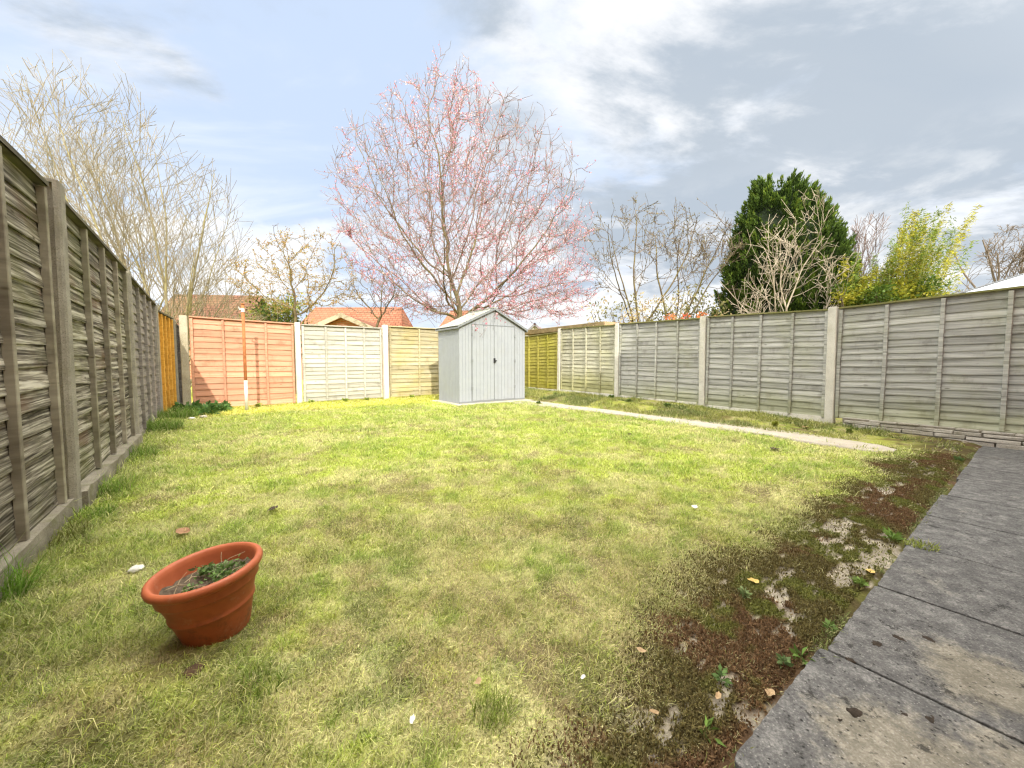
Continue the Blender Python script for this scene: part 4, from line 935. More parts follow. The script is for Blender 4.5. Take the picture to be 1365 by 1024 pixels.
def along(src, n, jit):
    Ls = np.array([np.linalg.norm(p[-1] - p[0]) for p, r in src]); pr = Ls / Ls.sum(); k = rng.choice(len(src), n, p=pr); out = np.empty((n, 3)); dr = np.empty((n, 3))
    for j, i in enumerate(k):
        p = src[i][0]; s = random.randrange(len(p) - 1); out[j] = p[s] + (p[s + 1] - p[s]) * random.random(); dr[j] = p[s + 1] - p[s]
    return out + rng.normal(0, jit, (n, 3)), dr
B_YEL = bark('yellow_mossy_bark', (.14, .12, .075), (.31, .275, .18), (.26, .235, .08), .5); B_TWIG = bark('pale_twig_bark', (.17, .145, .10), (.34, .295, .21)); B_DARK = bark('dark_bark', (.06, .045, .03), (.17, .13, .085), (.20, .175, .05), .5)
B_PLUM = bark('plum_bark', (.07, .055, .036), (.19, .15, .10), (.20, .18, .06), .45); B_PTW = bark('reddish_twig_bark', (.17, .12, .105), (.33, .245, .215)); B_PALE = bark('bleached_bark', (.34, .285, .21), (.52, .46, .36)); B_GREY = bark('grey_twig_bark', (.12, .095, .075), (.24, .195, .15)); B_MAUVE = bark('mauve_twig_bark', (.17, .125, .11), (.30, .235, .21))
M['petal'] = leafmat('blossom_petal', .35, .6)
COLA, COLB = {}, {}

# 1. tall yellow barked tree behind the dark fence
Y = 11.0; env = env_px([(85, 60, 160), (130, 20, 200), (190, -40, 270), (250, -50, 325), (300, 0, 338), (350, 0, 336), (390, 40, 330), (412, 90, 310)], Y, .75)
base = at(216, 430, Y); base.z = 0; brs = []; random.seed(77)
P1 = dict(seg=(.3, .25, .2, .16), wob=(.035, .045, .06, .09), trop=(.02, .035, .03, .03), rmin=.0055, clip0=1, tap=.12, lev=3, kids=(-2.0, -1.9, -1.7), ang=(31, 30, 32), len=(.44, .44, .42), rr=.5, **{'from': (.22, .15, .12)})
for k in range(22):
    f = k / 21 * 2 - 1; dx_ = -.22 + f * 1.0 + random.uniform(-.05, .05); dy_ = random.uniform(-.55, .55); l = (8.6 - 3.6 * max(0, dx_) - 1.2 * max(0, -dx_ - .5)) * random.uniform(.85, 1.05)
    grow(brs, np.array((base.x + dx_ * .38, base.y + dy_ * .35, .0)), np.array((dx_, dy_, 1.0)), l, random.uniform(.026, .06), 0, P1, env)
th, tn = split(brs, .022); tn = tn + twigs([q for q in tn if q[1][0] < .014], env, .5, .5, .0055, .07, .12, pad=1.05)
tree_obj('bare_tree', 'tall bare yellow barked tree with upswept twigs above the dark fence', base, th, tn, B_YEL, B_TWIG)
print('t1', len(brs), len(tn))

# 2. small budding tree above the terracotta panel
Y = 12.0; env = env_px([(295, 375, 425), (320, 335, 460), (350, 308, 478), (380, 300, 490), (405, 320, 480), (420, 350, 440)], Y, .7); base = at(390, 430, Y); base.z = 0
f = [np.array((base.x, base.y, z)) for z in np.arange(0, 2.0, .2)]
nd, pr, kd_, tp = colonize(base, env, 520, .17, 1.3, .26, f, (0, 0, .1), wob=.25); ch = chains(nd, pr, kd_, tp, .0055, .43, .08)
th = [(p, r) for p, r, _ in ch if r[0] > .022]; tn = [(p, r) for p, r, _ in ch if r[0] <= .022]; tn += twigs(tn, env, 6.5, .34, .006, .2, .08)
t = tree_obj('budding_tree', 'small budding tree with golden twigs above the terracotta panel', base, th, tn, B_DARK, B_TWIG)
c, dr = along(tn, 5200, .02); leaves_obj('buds', c, dr + rng.normal(0, .6, dr.shape) * .1, .05 * rng.uniform(.5, 1.2, len(c)), .03, np.where((rng.uniform(0, 1, len(c)) < .6)[:, None], np.array((.36, .27, .06)), np.array((.40, .22, .07))) * rng.uniform(.6, 1.2, len(c))[:, None], M['leaf'], t, base)

# 3. pink blossom tree behind the shed
Y = 14.6; env = env_px([(36, 592, 604), (62, 578, 620), (105, 558, 648), (155, 512, 686), (195, 468, 752), (240, 450, 782), (290, 440, 786), (340, 456, 790), (385, 485, 795), (415, 515, 795), (430, 540, 760)], Y, .85)
base = at(612, 440, Y); base.z = 0
f = [np.array((base.x + .05 * math.sin(z), base.y, z)) for z in np.arange(0, 2.9, .3)]
nd, pr, kd_, tp = colonize(base, env, 4200, .22, 2.2, .30, f, (0, 0, .20), wob=.20, mom=.75); ch = chains(nd, pr, kd_, tp, .0048, .475, .21)
th = [(p, r) for p, r, _ in ch if r[0] > .03]; tn = [(p, r) for p, r, _ in ch if r[0] <= .03]; tw = twigs([q for q in tn if q[1][0] < .02], env, 7.5, .42, .0080, .13, .16, pad=1.10); tn += tw
for (pa, ya, pb, yb, pc, yc) in (((622, 350), 13.6, (640, 396), 10.6, (648, 432), 9.15), ((640, 360), 13.4, (652, 402), 10.2, (662, 424), 9.2), ((606, 365), 13.2, (634, 405), 10.0, (636, 440), 8.95)):
    p0_, p1_, p2_ = at(*pa, ya), at(*pb, yb), at(*pc, yc); q_ = np.array([np.array(p0_) * (1 - f) ** 2 + np.array(p1_) * 2 * f * (1 - f) + np.array(p2_) * f * f for f in np.linspace(0, 1, 14)]) + rng.normal(0, .02, (14, 3))
    lb_ = [(q_, np.linspace(.018, .004, 14))]; tn += lb_ + twigs(lb_, None, 4, .3, .004, .3, .0)
t = tree_obj('blossom_tree', 'tall pink blossoming tree behind the grey shed', base, th, tn, B_PLUM, B_PTW)
print('t3', len(nd), len(tn))
nb_ = 46000; c, dr = along(tn, nb_, .03)
den_ = fbm(c[:, 0] * .55 + 40, c[:, 2] * .55 + c[:, 1] * .3, 101, 3) + .16 * sstep(6.0, 2.2, c[:, 2]) + .10 * sstep(-1, 3, c[:, 0] - base.x) * sstep(8, 3, c[:, 2])
k = rng.uniform(0, 1, nb_) < sstep(.36, .68, den_) * .95 + .12; c, dr = c[k], dr[k]; n = len(c)
pk = rng.uniform(0, 1, n)[:, None]; cc = np.where(pk < .58, np.array((.58, .22, .29)), np.where(pk < .85, np.array((.73, .47, .50)), np.array((.80, .64, .64)))) * rng.uniform(.75, 1.15, n)[:, None]
leaves_obj('blossoms', c, rng.normal(size=(n, 3)), .054 * rng.uniform(.5, 1.25, n), .046 * rng.uniform(.6, 1.2, n), cc, M['petal'], t, base)

# 3b. dark twiggy shrub between the gable and the blossom tree
Y = 13.0; env = env_px([(352, 480, 520), (370, 452, 545), (390, 440, 558), (408, 450, 555), (420, 470, 530)], Y, .7); base = at(500, 430, Y); base.z = 0
f = [np.array((base.x, base.y, z)) for z in np.arange(0, 2.1, .2)]
nd, pr, kd_, tp = colonize(base, env, 420, .15, 1.2, .22, f, (.05, 0, .0), wob=.3); ch = chains(nd, pr, kd_, tp, .007, .40, .07)
th = [(p, r) for p, r, _ in ch if r[0] > .02]; tn = [(p, r) for p, r, _ in ch if r[0] <= .02]; tn += twigs(tn, env, 4, .25, .006, .3)
tree_obj('twiggy_shrub', 'dark tangled bare shrub beside the orange tiled roof', base, th, tn, B_DARK, B_GREY)

# 4. two spreading bare trees with buds, and the evergreen shrub beneath them
P4 = dict(seg=(.22, .2, .18, .15), wob=(.09, .10, .11, .14), trop=(.02, .035, .03, .02), rmin=.0062, tap=.3, lev=3, kids=(5, 5, 3), ang=(52, 44, 40), len=(.75, .50, .40), rr=.5, **{'from': (.2, .25, .2)})
Y = 11.6
for (px_, sd, lb, rows, stems) in ((848, 3, 'bare budding tree with fine spreading limbs beside the blossom tree', [(265, 800, 905), (310, 772, 935), (350, 770, 955), (390, 780, 950), (425, 800, 900)], ((-.42, .0, 3.4, .026), (.1, .1, 3.6, .035), (.6, -.1, 3.6, .032), (-.25, .1, 3.2, .03))),
                              (893, 5, 'bare budding tree behind the orange red flowers', [(272, 850, 945), (310, 850, 990), (350, 850, 1010), (390, 850, 1000), (425, 860, 960)], ((-.2, .1, 3.4, .035), (.5, .0, 3.7, .034), (.85, -.2, 3.6, .03), (.15, .2, 3.4, .03)))):
    random.seed(sd); env = env_px(rows, Y, .7); base = at(px_, 430, Y); base.z = 0; brs = []
    grow(brs, np.array(base), np.array((0.05, 0, 1.0)), 1.9, .045, 4, P4, env)
    for (dx_, dy_, l, r) in stems: grow(brs, np.array((base.x + .02, base.y, 1.75)), np.array((dx_, dy_, 1.0)), l, r, 0, P4, env)
    th, tn = split(brs, .02); tn += twigs(tn, env, 1.2, .3, .0062, .1, .12); t = tree_obj('bare_tree', lb, base, th, tn, B_DARK, B_GREY)
    c, dr = along(tn, 900, .02); leaves_obj('buds', c, dr, .06 * rng.uniform(.5, 1.3, len(c)), .03, np.array((.22, .19, .09)) * rng.uniform(.5, 1.3, len(c))[:, None], M['leaf'], t, base); Y += .5
def shrub(name, label, pts, n, spread, size, cols, wd=.5, cat='shrub', group=None, base=None, stems=True, up=.2, stemmat=None):
    """leaf cloud through several clumps; pts = (x, y, z, r)"""
    pts = np.array(pts, float); k = rng.choice(len(pts), n, p=(pts[:, 3] ** 2) / (pts[:, 3] ** 2).sum()); d = rng.normal(size=(n, 3)); d /= np.linalg.norm(d, axis=1)[:, None]
    rr = pts[k, 3] * (.35 + .65 * rng.uniform(0, 1, n) ** .5) * rng.uniform(.75, 1.15, n); cen = pts[k, :3] + d * rr[:, None] * np.array((1, 1, .9)) + rng.normal(0, spread, (n, 3))
    dr = d + rng.normal(0, .6, (n, 3)); dr[:, 2] += up
    shade_ = fbm(cen[:, 0] * 2.1 + 11, cen[:, 2] * 2.1 + cen[:, 1], 111, 3); cols = np.array(cols); ci = np.clip(((shade_ - .3) / .4 * len(cols) + rng.normal(0, .6, n)).astype(int), 0, len(cols) - 1)
    cc = cols[ci] * rng.uniform(.65, 1.3, n)[:, None]; base = Vector((pts[:, 0].mean(), pts[:, 1].mean(), 0)) if base is None else base
    t = thing(name, label, cat, base, 0, group); L_ = size * rng.uniform(.55, 1.25, n)
    leaves_obj('foliage', cen, dr, L_, L_ * wd, cc, M['leaf'], t, base)
    if stems:
        br_ = []
        for q in pts:
            for _ in range(2):
                e = q[:3] + rnd3(q[3] * .4); s = np.array((base.x + (q[0] - base.x) * .5, base.y + (q[1] - base.y) * .5, 0)); br_.append((np.stack([s, (s + e) / 2 + rnd3(.05), e]), np.array((.02, .015, .008)), 5))
        tube_obj('stems', br_, stemmat or B_DARK, t, base)
    return t
cl = []
for (px_, py_, r) in ((795, 410, .28), (815, 405, .22), (830, 415, .3), (848, 400, .28), (855, 415, .3), (872, 405, .3), (890, 400, .28), (905, 410, .3), (925, 402, .3), (945, 405, .3), (962, 408, .25), (885, 418, .3), (915, 385, .2), (935, 388, .2)):
    p = at(px_, py_ + 6, 11.3); cl.append((p.x, p.y, p.z, r)); cl.append((p.x, p.y, p.z - .55, r * 1.1))
shrub('variegated_shrub', 'loose cream and olive leaved shrub under the two bare budding trees', cl, 2600, .08, .10, [(.15, .15, .05), (.24, .23, .09), (.42, .38, .2), (.52, .42, .25)], .45)
cl = []
for (px_, py_, r) in ((894, 425, .13), (915, 424, .09), (936, 422, .12), (955, 424, .07)):
    p = at(px_, py_, 10.6); cl.append((p.x, p.y, p.z, r)); cl.append((p.x, p.y, p.z - .3, r))
shrub('flowering_shrub', 'orange red flowering shrub just topping the grey fence', cl, 420, .03, .075, [(.62, .12, .05), (.72, .2, .07), (.66, .26, .12)], .7)

# 5. conifer with a pale bare tree in front of it
Y = 12.2; base = at(1055, 430, Y); base.z = 0; base.y += .6; env = env_px([(228, 1034, 1040), (236, 1028, 1084), (250, 1022, 1096), (285, 1006, 1118), (330, 992, 1140), (380, 978, 1150), (420, 970, 1155), (440, 970, 1155)], Y, .8); env.y0 = base.y
t = thing('conifer', 'tall dark green conifer with a broad cone outline', 'tree', base)
cs, ds, ks = [], [], []
tips_ = [(at(1038, 226, Y), .5), (at(1078, 229, Y), .6), (at(1060, 240, Y), .5)]
plumes = []
while len(plumes) < 1750:
    z = random.uniform(env.z[0] - 1.2, env.z[-1] - .1); r = float(np.interp(z, env.z, env.r))
    if random.random() > r / env.r.max() + .12: continue
    a = random.uniform(0, 2 * PI); big = float(fbm(a * 2.4, z * 1.3, 121, 3)); q = r * (random.uniform(.80, .95) - .16 * (big > .55) * random.random()); plumes.append((np.array((float(np.interp(z, env.z, env.c)) + q * math.cos(a), base.y + .8 * q * math.sin(a), z - .22)), np.array((math.cos(a) * .55, math.sin(a) * .55, 1.0)), random.uniform(.28, .5), .35 + .9 * (big - .35) + random.uniform(-.25, .3)))
for p, l in tips_: plumes += [(np.array((p.x + random.uniform(-.15, .15), base.y + random.uniform(-.15, .15), p.z - random.uniform(.35, .85))), np.array((random.uniform(-.2, .2), 0, 1.0)), random.uniform(.35, .55), random.uniform(.5, 1)) for _ in range(12)]
for (p, ax, l, br_) in plumes:
    m_ = 70; f = rng.uniform(0, 1, m_); ax = ax / np.linalg.norm(ax); off = rng.normal(0, 1, (m_, 3)) * (.17 * l * (1.1 - f))[:, None]
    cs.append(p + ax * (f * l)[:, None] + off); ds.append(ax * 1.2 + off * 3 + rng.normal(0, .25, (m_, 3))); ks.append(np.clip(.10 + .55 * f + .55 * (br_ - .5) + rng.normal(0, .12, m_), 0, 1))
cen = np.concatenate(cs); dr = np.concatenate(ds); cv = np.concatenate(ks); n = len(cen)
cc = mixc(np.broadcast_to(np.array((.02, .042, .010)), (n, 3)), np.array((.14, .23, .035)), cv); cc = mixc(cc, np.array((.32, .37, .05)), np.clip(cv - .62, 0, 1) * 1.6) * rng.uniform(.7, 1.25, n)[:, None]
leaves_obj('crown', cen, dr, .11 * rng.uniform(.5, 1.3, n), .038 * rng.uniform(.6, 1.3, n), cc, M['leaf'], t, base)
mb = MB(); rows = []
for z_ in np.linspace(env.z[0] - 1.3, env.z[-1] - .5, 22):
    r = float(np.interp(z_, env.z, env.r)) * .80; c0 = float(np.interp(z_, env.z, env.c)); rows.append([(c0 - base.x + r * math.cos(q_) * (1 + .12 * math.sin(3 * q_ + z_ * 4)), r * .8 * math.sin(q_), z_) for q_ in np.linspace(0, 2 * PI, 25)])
mb.grid(rows); mb.build('inner_shade', plain('core_shade', (.010, .018, .006), .95, .5, 6), t)  # near-black core: shade inside the crown put in as colour
mb = MB(); cyl(mb, 0, 0, 0, 2.0, .16); mb.build('trunk', B_DARK, t, True)
random.seed(23); Y = 10.9; env = env_px([(245, 1040, 1110), (280, 1000, 1135), (330, 975, 1145), (370, 965, 1140), (420, 980, 1120)], Y, .5); base = at(1060, 430, Y); base.z = 0; brs = []
P5 = dict(seg=(.2, .18, .16, .14), wob=(.08, .11, .13, .15), trop=(.03, .05, .04, .03), rmin=.0058, tap=.3, lev=3, kids=(8, 4, 2), ang=(36, 36, 38), len=(.55, .5, .45), rr=.55, **{'from': (.25, .2, .15)})
for (dx_, l, r) in ((-.75, 2.9, .024), (-.45, 3.3, .028), (-.2, 3.7, .032), (.02, 3.9, .034), (.3, 3.6, .03), (.6, 3.0, .024), (-1.2, 2.4, .018), (.95, 2.6, .018)): grow(brs, np.array((base.x + dx_ * .75, base.y + random.uniform(-.2, .2), .9)), np.array((dx_ * .35, random.uniform(-.1, .1), 1.0)), l, r, 0, P5, env)
th, tn = split(brs, .018); tn += twigs(tn, env, 1.5, .3, .007, .15, .1); tree_obj('pale_bare_tree', 'bare pale stemmed tree standing in front of the conifer', base, th, tn, B_PALE, B_PALE)
# 6. mauve twiggy bush between conifer and bamboo
random.seed(31); Y = 12.8; env = env_px([(285, 1140, 1185), (310, 1118, 1190), (350, 1105, 1180), (420, 1110, 1165)], Y, .6); base = at(1135, 430, Y); base.z = 0; brs = []
P6 = dict(seg=(.2, .18, .16), wob=(.05, .07, .1), trop=(.03, .04, .03), rmin=.006, tap=.3, lev=2, kids=(9, 6), ang=(28, 28), len=(.5, .45), rr=.6, **{'from': (.3, .2)})
for k in range(12): grow(brs, np.array((base.x + random.uniform(-.2, .3), base.y, .5)), np.array((random.uniform(-.2, .6), random.uniform(-.2, .2), 1.0)), random.uniform(3.6, 4.8), .025, 0, P6, env)
th, tn = split(brs, .015); tree_obj('twiggy_bush', 'mauve tinged leafless bush between the conifer and the bamboo', base, th, tn, B_MAUVE, B_MAUVE)
# 7. bamboo blown to one side
random.seed(41); Y = 11.2; base = at(1195, 430, Y); base.z = 0; t = thing('bamboo', 'yellow green bamboo clump blown sideways above the silver grey panel', 'bamboo', base); culms = []; LC, LDr, LCol = [], [], []
for k in range(78):
    px_ = random.choice((random.uniform(1115, 1175), random.uniform(1160, 1225), random.uniform(1180, 1240))); tall = random.random(); py_top = 268 + 130 * abs(random.gauss(0, .55)) if px_ > 1165 else random.uniform(335, 385)
    s = at(px_, 440, Y + random.uniform(-.5, .7)); e = at(px_ + random.uniform(5, 75) * (1 if px_ > 1165 else .3), min(400, py_top), s.y); s.z = .2
    m_ = 14; pts = []
    for q in range(m_ + 1):
        f = q / m_; pts.append((s.x + (e.x - s.x) * f ** 2.0, s.y, s.z + (e.z - s.z) * (f - .06 * f ** 3) / .94))
    pts = np.array(pts) + rng.normal(0, .012, (m_ + 1, 3)); culms.append((pts, np.linspace(.013, .004, m_ + 1), 4))
    yellow = random.random()
    for q in range(int(random.uniform(260, 470))):
        f = random.uniform(.3, 1.0) ** .8; i = min(m_ - 1, int(f * m_)); p = pts[i] + (pts[i + 1] - pts[i]) * (f * m_ - i); sp_ = .20 * (1 - f) + .035
        LC.append(p + rnd3(sp_)); LDr.append(np.array((.9, 0, .35)) + rnd3(.55)); base_c = np.array((.17, .24, .03)) if yellow < .4 else np.array((.38, .36, .03)); LCol.append(base_c * random.uniform(.5, 1.35))
tube_obj('culms', culms, plain('bamboo_culm', (.32, .33, .10), .5, .2, 6), t, base); n = len(LC); leaves_obj('foliage', np.array(LC), np.array(LDr), .115 * rng.uniform(.6, 1.25, n), .022, np.array(LCol), M['leaf'], t, base, droop=.15)
# laurel shrub low in front of the bamboo
cl = []
for k in range(16):
    px_ = 1120 + random.random() * 135; p = at(px_, random.uniform(382, 420), 10.6 + random.uniform(-.3, .5)); cl.append((p.x, p.y, p.z, random.uniform(.2, .36)))
shrub('broadleaf_shrub', 'bright lime leaved shrub along the fence below the bamboo', cl, 4200, .06, .10, [(.09, .15, .02), (.22, .27, .03), (.40, .40, .04), (.46, .43, .05)], .5)
# 8. far bare trees
for (px_, Y, rows, lb, sd) in ((1345, 26, [(298, 1335, 1420), (330, 1310, 1440), (365, 1290, 1440), (385, 1300, 1420)], 'distant bare brown tree beyond the white roof', 51),):
    random.seed(sd); env = env_px(rows, Y, .7); base = at(1372, 400, Y); base.z = 0; brs = []
    P8 = dict(seg=(.5, .45, .4, .35), wob=(.07, .09, .12, .15), trop=(.02, .04, .03, .02), rmin=.014, tap=.3, lev=3, kids=(8, 7, 5), ang=(44, 38, 38), len=(.62, .5, .45), rr=.6, **{'from': (.25, .2, .15)})
    for (dx_, l) in ((-.9, 6.5), (-.5, 7.5), (-.1, 8), (.3, 8), (.8, 7), (-1.4, 6)): grow(brs, np.array((base.x, base.y, 2.2)), np.array((dx_, random.uniform(-.3, .3), 1.0)), l, .11, 0, P8, env)
    brs.append((0, np.array([(base.x, base.y, 0), (base.x, base.y, 2.3)]), np.array((.3, .25)))); th, tn = split(brs, .04); tn += twigs(tn, env, .7, .7, .013, .15, .1); tree_obj('bare_tree', lb, base, th, tn, B_GREY, B_GREY)
# 9. green hedge beyond the terracotta panel
cl = []
for k in range(22):
    p = at(332 + random.random() * 72, random.uniform(404, 428), 14 + random.uniform(-.4, .5)); cl.append((p.x, p.y, p.z, random.uniform(.3, .45)))
    cl.append((p.x, p.y, p.z - .9, .5))
shrub('evergreen_bush', 'clipped green bush behind the rusty pole and terracotta panel', cl, 6500, .06, .10, [(.05, .085, .015), (.13, .17, .03), (.26, .28, .05)], .55)

# ------------------------------------------------------------------ buildings beyond the fences
def tile_mat(name, a, c, moss, mamt=.4):
    m, nt, N, L = new_mat(name); b = NB(nt); oc = b.coord('Object'); br_ = b.node('ShaderNodeTexBrick'); b.put(br_.inputs['Vector'], b.mapping(b.coord('UV'), (1, 1, 1)))
    br_.inputs['Color1'].default_value = (*a, 1); br_.inputs['Color2'].default_value = (*c, 1); br_.inputs['Mortar'].default_value = (a[0] * .35, a[1] * .35, a[2] * .35, 1); br_.inputs['Scale'].default_value = 1; br_.inputs['Brick Width'].default_value = .28; br_.inputs['Row Height'].default_value = .2; br_.inputs['Mortar Size'].default_value = .018
    col = b.mix(b.math('MULTIPLY', b.smooth(b.noise(oc, .8, 6, .65), .4, .7), mamt), br_.outputs[0], moss); b.out(col, .9, b.bump(br_.outputs[1], -.5, .03), .15); return m
M['tile_brown'] = tile_mat('brown_roof_tiles', (.12, .06, .038), (.17, .085, .055), (.14, .11, .055), .55); M['tile_orange'] = tile_mat('orange_roof_tiles', (.25, .095, .055), (.32, .13, .08), (.22, .135, .08), .45)
m, nt, N, L = new_mat('red_brick'); b = NB(nt); br_ = b.node('ShaderNodeTexBrick'); b.put(br_.inputs['Vector'], b.coord('UV'))
for k_, v_ in (('Color1', (.44, .16, .085, 1)), ('Color2', (.53, .22, .12, 1)), ('Mortar', (.42, .36, .28, 1))): br_.inputs[k_].default_value = v_
for k_, v_ in (('Scale', 1), ('Brick Width', .225), ('Row Height', .075), ('Mortar Size', .008)): br_.inputs[k_].default_value = v_
b.out(b.mix(.3, br_.outputs[0], b.ramp(b.noise(b.coord('Object'), 3, 5, .7), [(.3, (.3, .12, .07)), (.7, (.55, .26, .15))])), .9, b.bump(br_.outputs[1], -.4, .01), .15); M['brick'] = m
M['barge'] = plain('cream_bargeboard', (.46, .40, .30), .7, .12, 4); M['white_board'] = plain('white_board', (.7, .7, .68), .6, .05, 4); M['glass'] = plain('dark_glass', (.03, .035, .04), .08, .1, 2, spec=.6)
def uv_box(o):
    """lay brick courses by the face: u along the wall, v up it"""
    me = o.data; uvl = me.uv_layers.new(name='UVMap'); 
    for p in me.polygons:
        n_ = p.normal; tdir = Vector((-n_.y, n_.x, 0)); tdir = tdir.normalized() if tdir.length > 1e-3 else Vector((1, 0, 0)); bdir = n_.cross(tdir)
        for li in p.loop_indices:
            co_ = me.vertices[me.loops[li].vertex_index].co; uvl.data[li].uv = (co_.dot(tdir), co_.dot(bdir))
    return o
def gabled(name, label, cat, loc, rz, Wd, D, he, hr, wallm, roofm, axis_='x', windows=(), chimney=None, over=.3, hip=0.0, barge=None, doors=()):
    """house with its ridge along local x; front is -y"""
    t = thing(name, label, cat, loc, rz); mb = MB(); a, d_ = Wd / 2, D / 2
    mb.face((-a, -d_, 0), (a, -d_, 0), (a, -d_, he), (-a, -d_, he)); mb.face((-a, d_, 0), (a, d_, 0), (a, d_, he), (-a, d_, he))
    for s in (-1, 1):
        if hip: mb.face((s * a, -d_, 0), (s * a, d_, 0), (s * a, d_, he), (s * a, -d_, he))
        else: mb.face((s * a, -d_, 0), (s * a, d_, 0), (s * a, d_, he), (s * a, 0, hr - .05), (s * a, -d_, he))
    uv_box(mb.build('wall', wallm, t)); mb = MB(); A, Dd = a + over, d_ + over; sl_ = (hr - he) / d_; ze = he - sl_ * over; h_ = hip
    mb.face((-A, -Dd, ze), (A, -Dd, ze), (A - h_, 0, hr), (-A + h_, 0, hr)); mb.face((-A, Dd, ze), (A, Dd, ze), (A - h_, 0, hr), (-A + h_, 0, hr))
    if hip: mb.face((-A, -Dd, ze), (-A, Dd, ze), (-A + h_, 0, hr)); mb.face((A, -Dd, ze), (A, Dd, ze), (A - h_, 0, hr))
    r = uv_box(mb.build('roof', roofm, t)); sm = r.modifiers.new('thick', 'SOLIDIFY'); sm.thickness = .12; sm.offset = -1
    if barge:
        for s in (-1, 1):
            mb = MB(); x0, x1 = sorted((s * (A + .005), s * (A + .045)))
            for q in (-1, 1):
                for (ya, za, yb, zb_) in ((q * Dd, ze - .14, 0, hr - .14),):
                    i = len(mb.v)
                    for (y_, z_) in ((ya, za), (yb, zb_), (yb, zb_ + .17), (ya, za + .17)): mb.vert((x0, y_, z_)); mb.vert((x1, y_, z_))
                    for f in ((0, 2, 4, 6), (1, 3, 5, 7), (0, 2, 3, 1), (4, 6, 7, 5), (0, 6, 7, 1), (2, 4, 5, 3)): mb.f.append([i + k for k in f])
            mb.build('bargeboard', barge, t)
    if chimney:
        mb = MB(); cx_, w2 = chimney; mb.box(cx_ - w2, cx_ + w2, -.25, .25, hr - .8, hr + .9); mb.box(cx_ - w2 - .05, cx_ + w2 + .05, -.3, .3, hr + .9, hr + 1.0); uv_box(mb.build('chimney', wallm, r))
    for (x, z_, w2, h2) in windows:
        mb = MB(); mb.box(x - w2, x + w2, -d_ - .03, -d_ + .05, z_, z_ + .07); mb.box(x - w2, x + w2, -d_ - .03, -d_ + .05, z_ + h2 - .07, z_ + h2); mb.box(x - w2, x - w2 + .07, -d_ - .03, -d_ + .05, z_ + .07, z_ + h2 - .07); mb.box(x + w2 - .07, x + w2, -d_ - .03, -d_ + .05, z_ + .07, z_ + h2 - .07); mb.box(x - .03, x + .03, -d_ - .03, -d_ + .05, z_ + .07, z_ + h2 - .07); f = mb.build('window', M['white_board'], t)
        mb = MB(); mb.box(x - w2 + .07, x + w2 - .07, -d_ - .012, -d_ - .004, z_ + .07, z_ + h2 - .07); mb.build('pane', M['glass'], f)
    for (x, w2, h2) in doors:
        mb = MB(); mb.box(x - w2, x + w2, -d_ - .04, -d_ + .04, .05, h2); mb.build('door', M['white_board'], t, bevel=.01)
    return t
# brown roofed house beyond the corner
p = at(268, 400, 20); gabled('brick_house', 'red brick house under a brown tiled roof beyond the corner post', 'house', (p.x - .25, 21.5, 0), .12, 4.1, 5.2, 1.9, 4.55, M['brick'], M['tile_brown'], windows=((-.9, .9, .5, .9),), over=.2)
# orange roofed house
p = at(473, 420, 22); gabled('brick_house', 'brick house with an orange hipped roof behind the gabled garage', 'house', (p.x - .55, 24.0, 0), -.03, 6.6, 5.4, 1.6, 4.2, M['brick'], M['tile_orange'], windows=((0, .7, .6, .8),), over=.25, hip=.9)
p = at(612, 430, 24); gabled('brick_house', 'house whose orange roof shows between the shed and the yellowed panel', 'house', (p.x + .1, 26, 0), 0.0, 4.6, 5.0, 1.5, 4.3, M['brick'], M['tile_orange'], over=.25, hip=1.6)
# garage gable facing the garden
pa, pc, pk_ = at(403, 437, 14.0), at(507, 437, 14.0), at(454, 416, 14.0)
gt = gabled('brick_garage', 'low brick garage gable with cream bargeboards over the bleached panel', 'garage', ((pa.x + pc.x) / 2, 14 + 2.4, 0), PI / 2, 4.4, (pc.x - pa.x) - .1, 2.12, 2.70, M['brick'], M['tile_orange'], barge=M['barge'], over=.2)
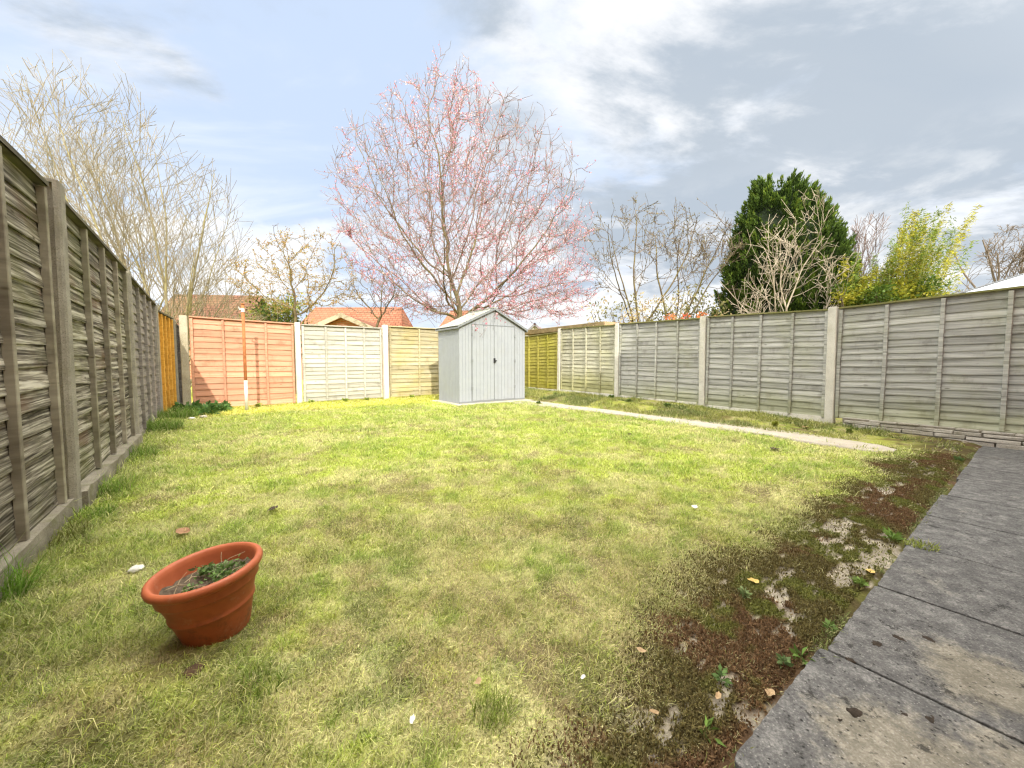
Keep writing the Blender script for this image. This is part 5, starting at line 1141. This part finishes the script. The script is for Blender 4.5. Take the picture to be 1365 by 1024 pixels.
# flat roofed timber outbuilding behind the silver fence
M['roofing'] = plain('felt_fascia', (.26, .20, .10), .9, .3, 4); M['timber'] = plain('brown_timber', (.36, .23, .13), .8, .25, 5)
p = W(8.9, 8.9); t = thing('outbuilding', 'flat roofed brown outbuilding behind the lime stained panel', 'outbuilding', p, AR)
mb = MB(); mb.box(-1.4, 2.3, -1.4, .0, 0, 1.95); mb.build('wall', M['timber'], t); mb = MB(); mb.box(-1.6, 2.5, -1.6, .28, 1.96, 2.12); mb.build('roof', M['roofing'], t, bevel=.01); mb = MB(); mb.box(-1.625, -1.602, -1.58, .26, 1.975, 2.11); mb.build('fascia', plain('tan_fascia', (.5, .34, .2), .7, .15, 4), t)
# small white roofed house beyond it
p = at(712, 432, 24); gabled('rendered_house', 'small pale rendered house glimpsed beyond the shed roof', 'house', (p.x, 26, 0), PI / 2, 5, 3.2, 1.8, 3.3, M['white_board'], plain('slate_roof', (.2, .2, .21), .8, .2, 3), over=.2)
# white sloping roof behind the silver panel
t = thing('garden_canopy', 'white sloping canopy roof rising behind the silver grey panel', 'canopy', W(.8, 9.6), 0)
a0, a1, a2 = at(1262, 394, 9.0), at(1420, 346, 8.6), at(1420, 392, 7.9); o0 = W(.8, 9.6); mb = MB(); M['canopy'] = plain('white_canopy_sheet', (.62, .67, .72), .45, .05, 2)
e0 = at(1262, 397, 7.75); e1 = at(1440, 372, 7.0)
def rel(p): return (p.x - o0.x, p.y - o0.y, p.z - o0.z)
apex = at(1450, 340, 9.5); far = at(1300, 392, 11.5)
mb.face(rel(e0), rel(e1), rel(apex)); mb.face(rel(e0), rel(apex), rel(far)); cnp = mb.build('roof_sheet', M['canopy'], t); sm = cnp.modifiers.new('thick', 'SOLIDIFY'); sm.thickness = .03
tube_obj('ridge_bar', [(np.array([e0, apex]) + np.array((0, 0, .01)), np.array((.02, .02)), 6)], M['shed_dark'], t, o0)
tube_obj('frame_leg', [(np.array([(q.x, q.y, 0), (q.x, q.y, q.z - .02)]), np.array((.03, .03)), 6) for q in (e0, e1)], M['white_board'], t, o0)

# the pair of houses the photographer stands behind: their roofs cast the shade on the lawn
def home(label, vc, wd, hr):
    o = gabled('brick_house', label, 'house', W(-3.7, vc), ANG_V + PI, wd, 5.2, hr - 2.6, hr, M['brick'], M['tile_brown'], windows=((-wd * .25, 3.6, .8, 1.1), (wd * .25, 3.6, .8, 1.1), (-wd * .25, .9, .9, 1.2)), doors=((wd * .22, .75, 2.1),), over=.25)
    return o
home('brick house beside the photographer, facing down the lawn', -6.3, 12.0, 9.35)
home('neighbouring brick house with a slightly lower roof', 6.9, 14.0, 8.55)
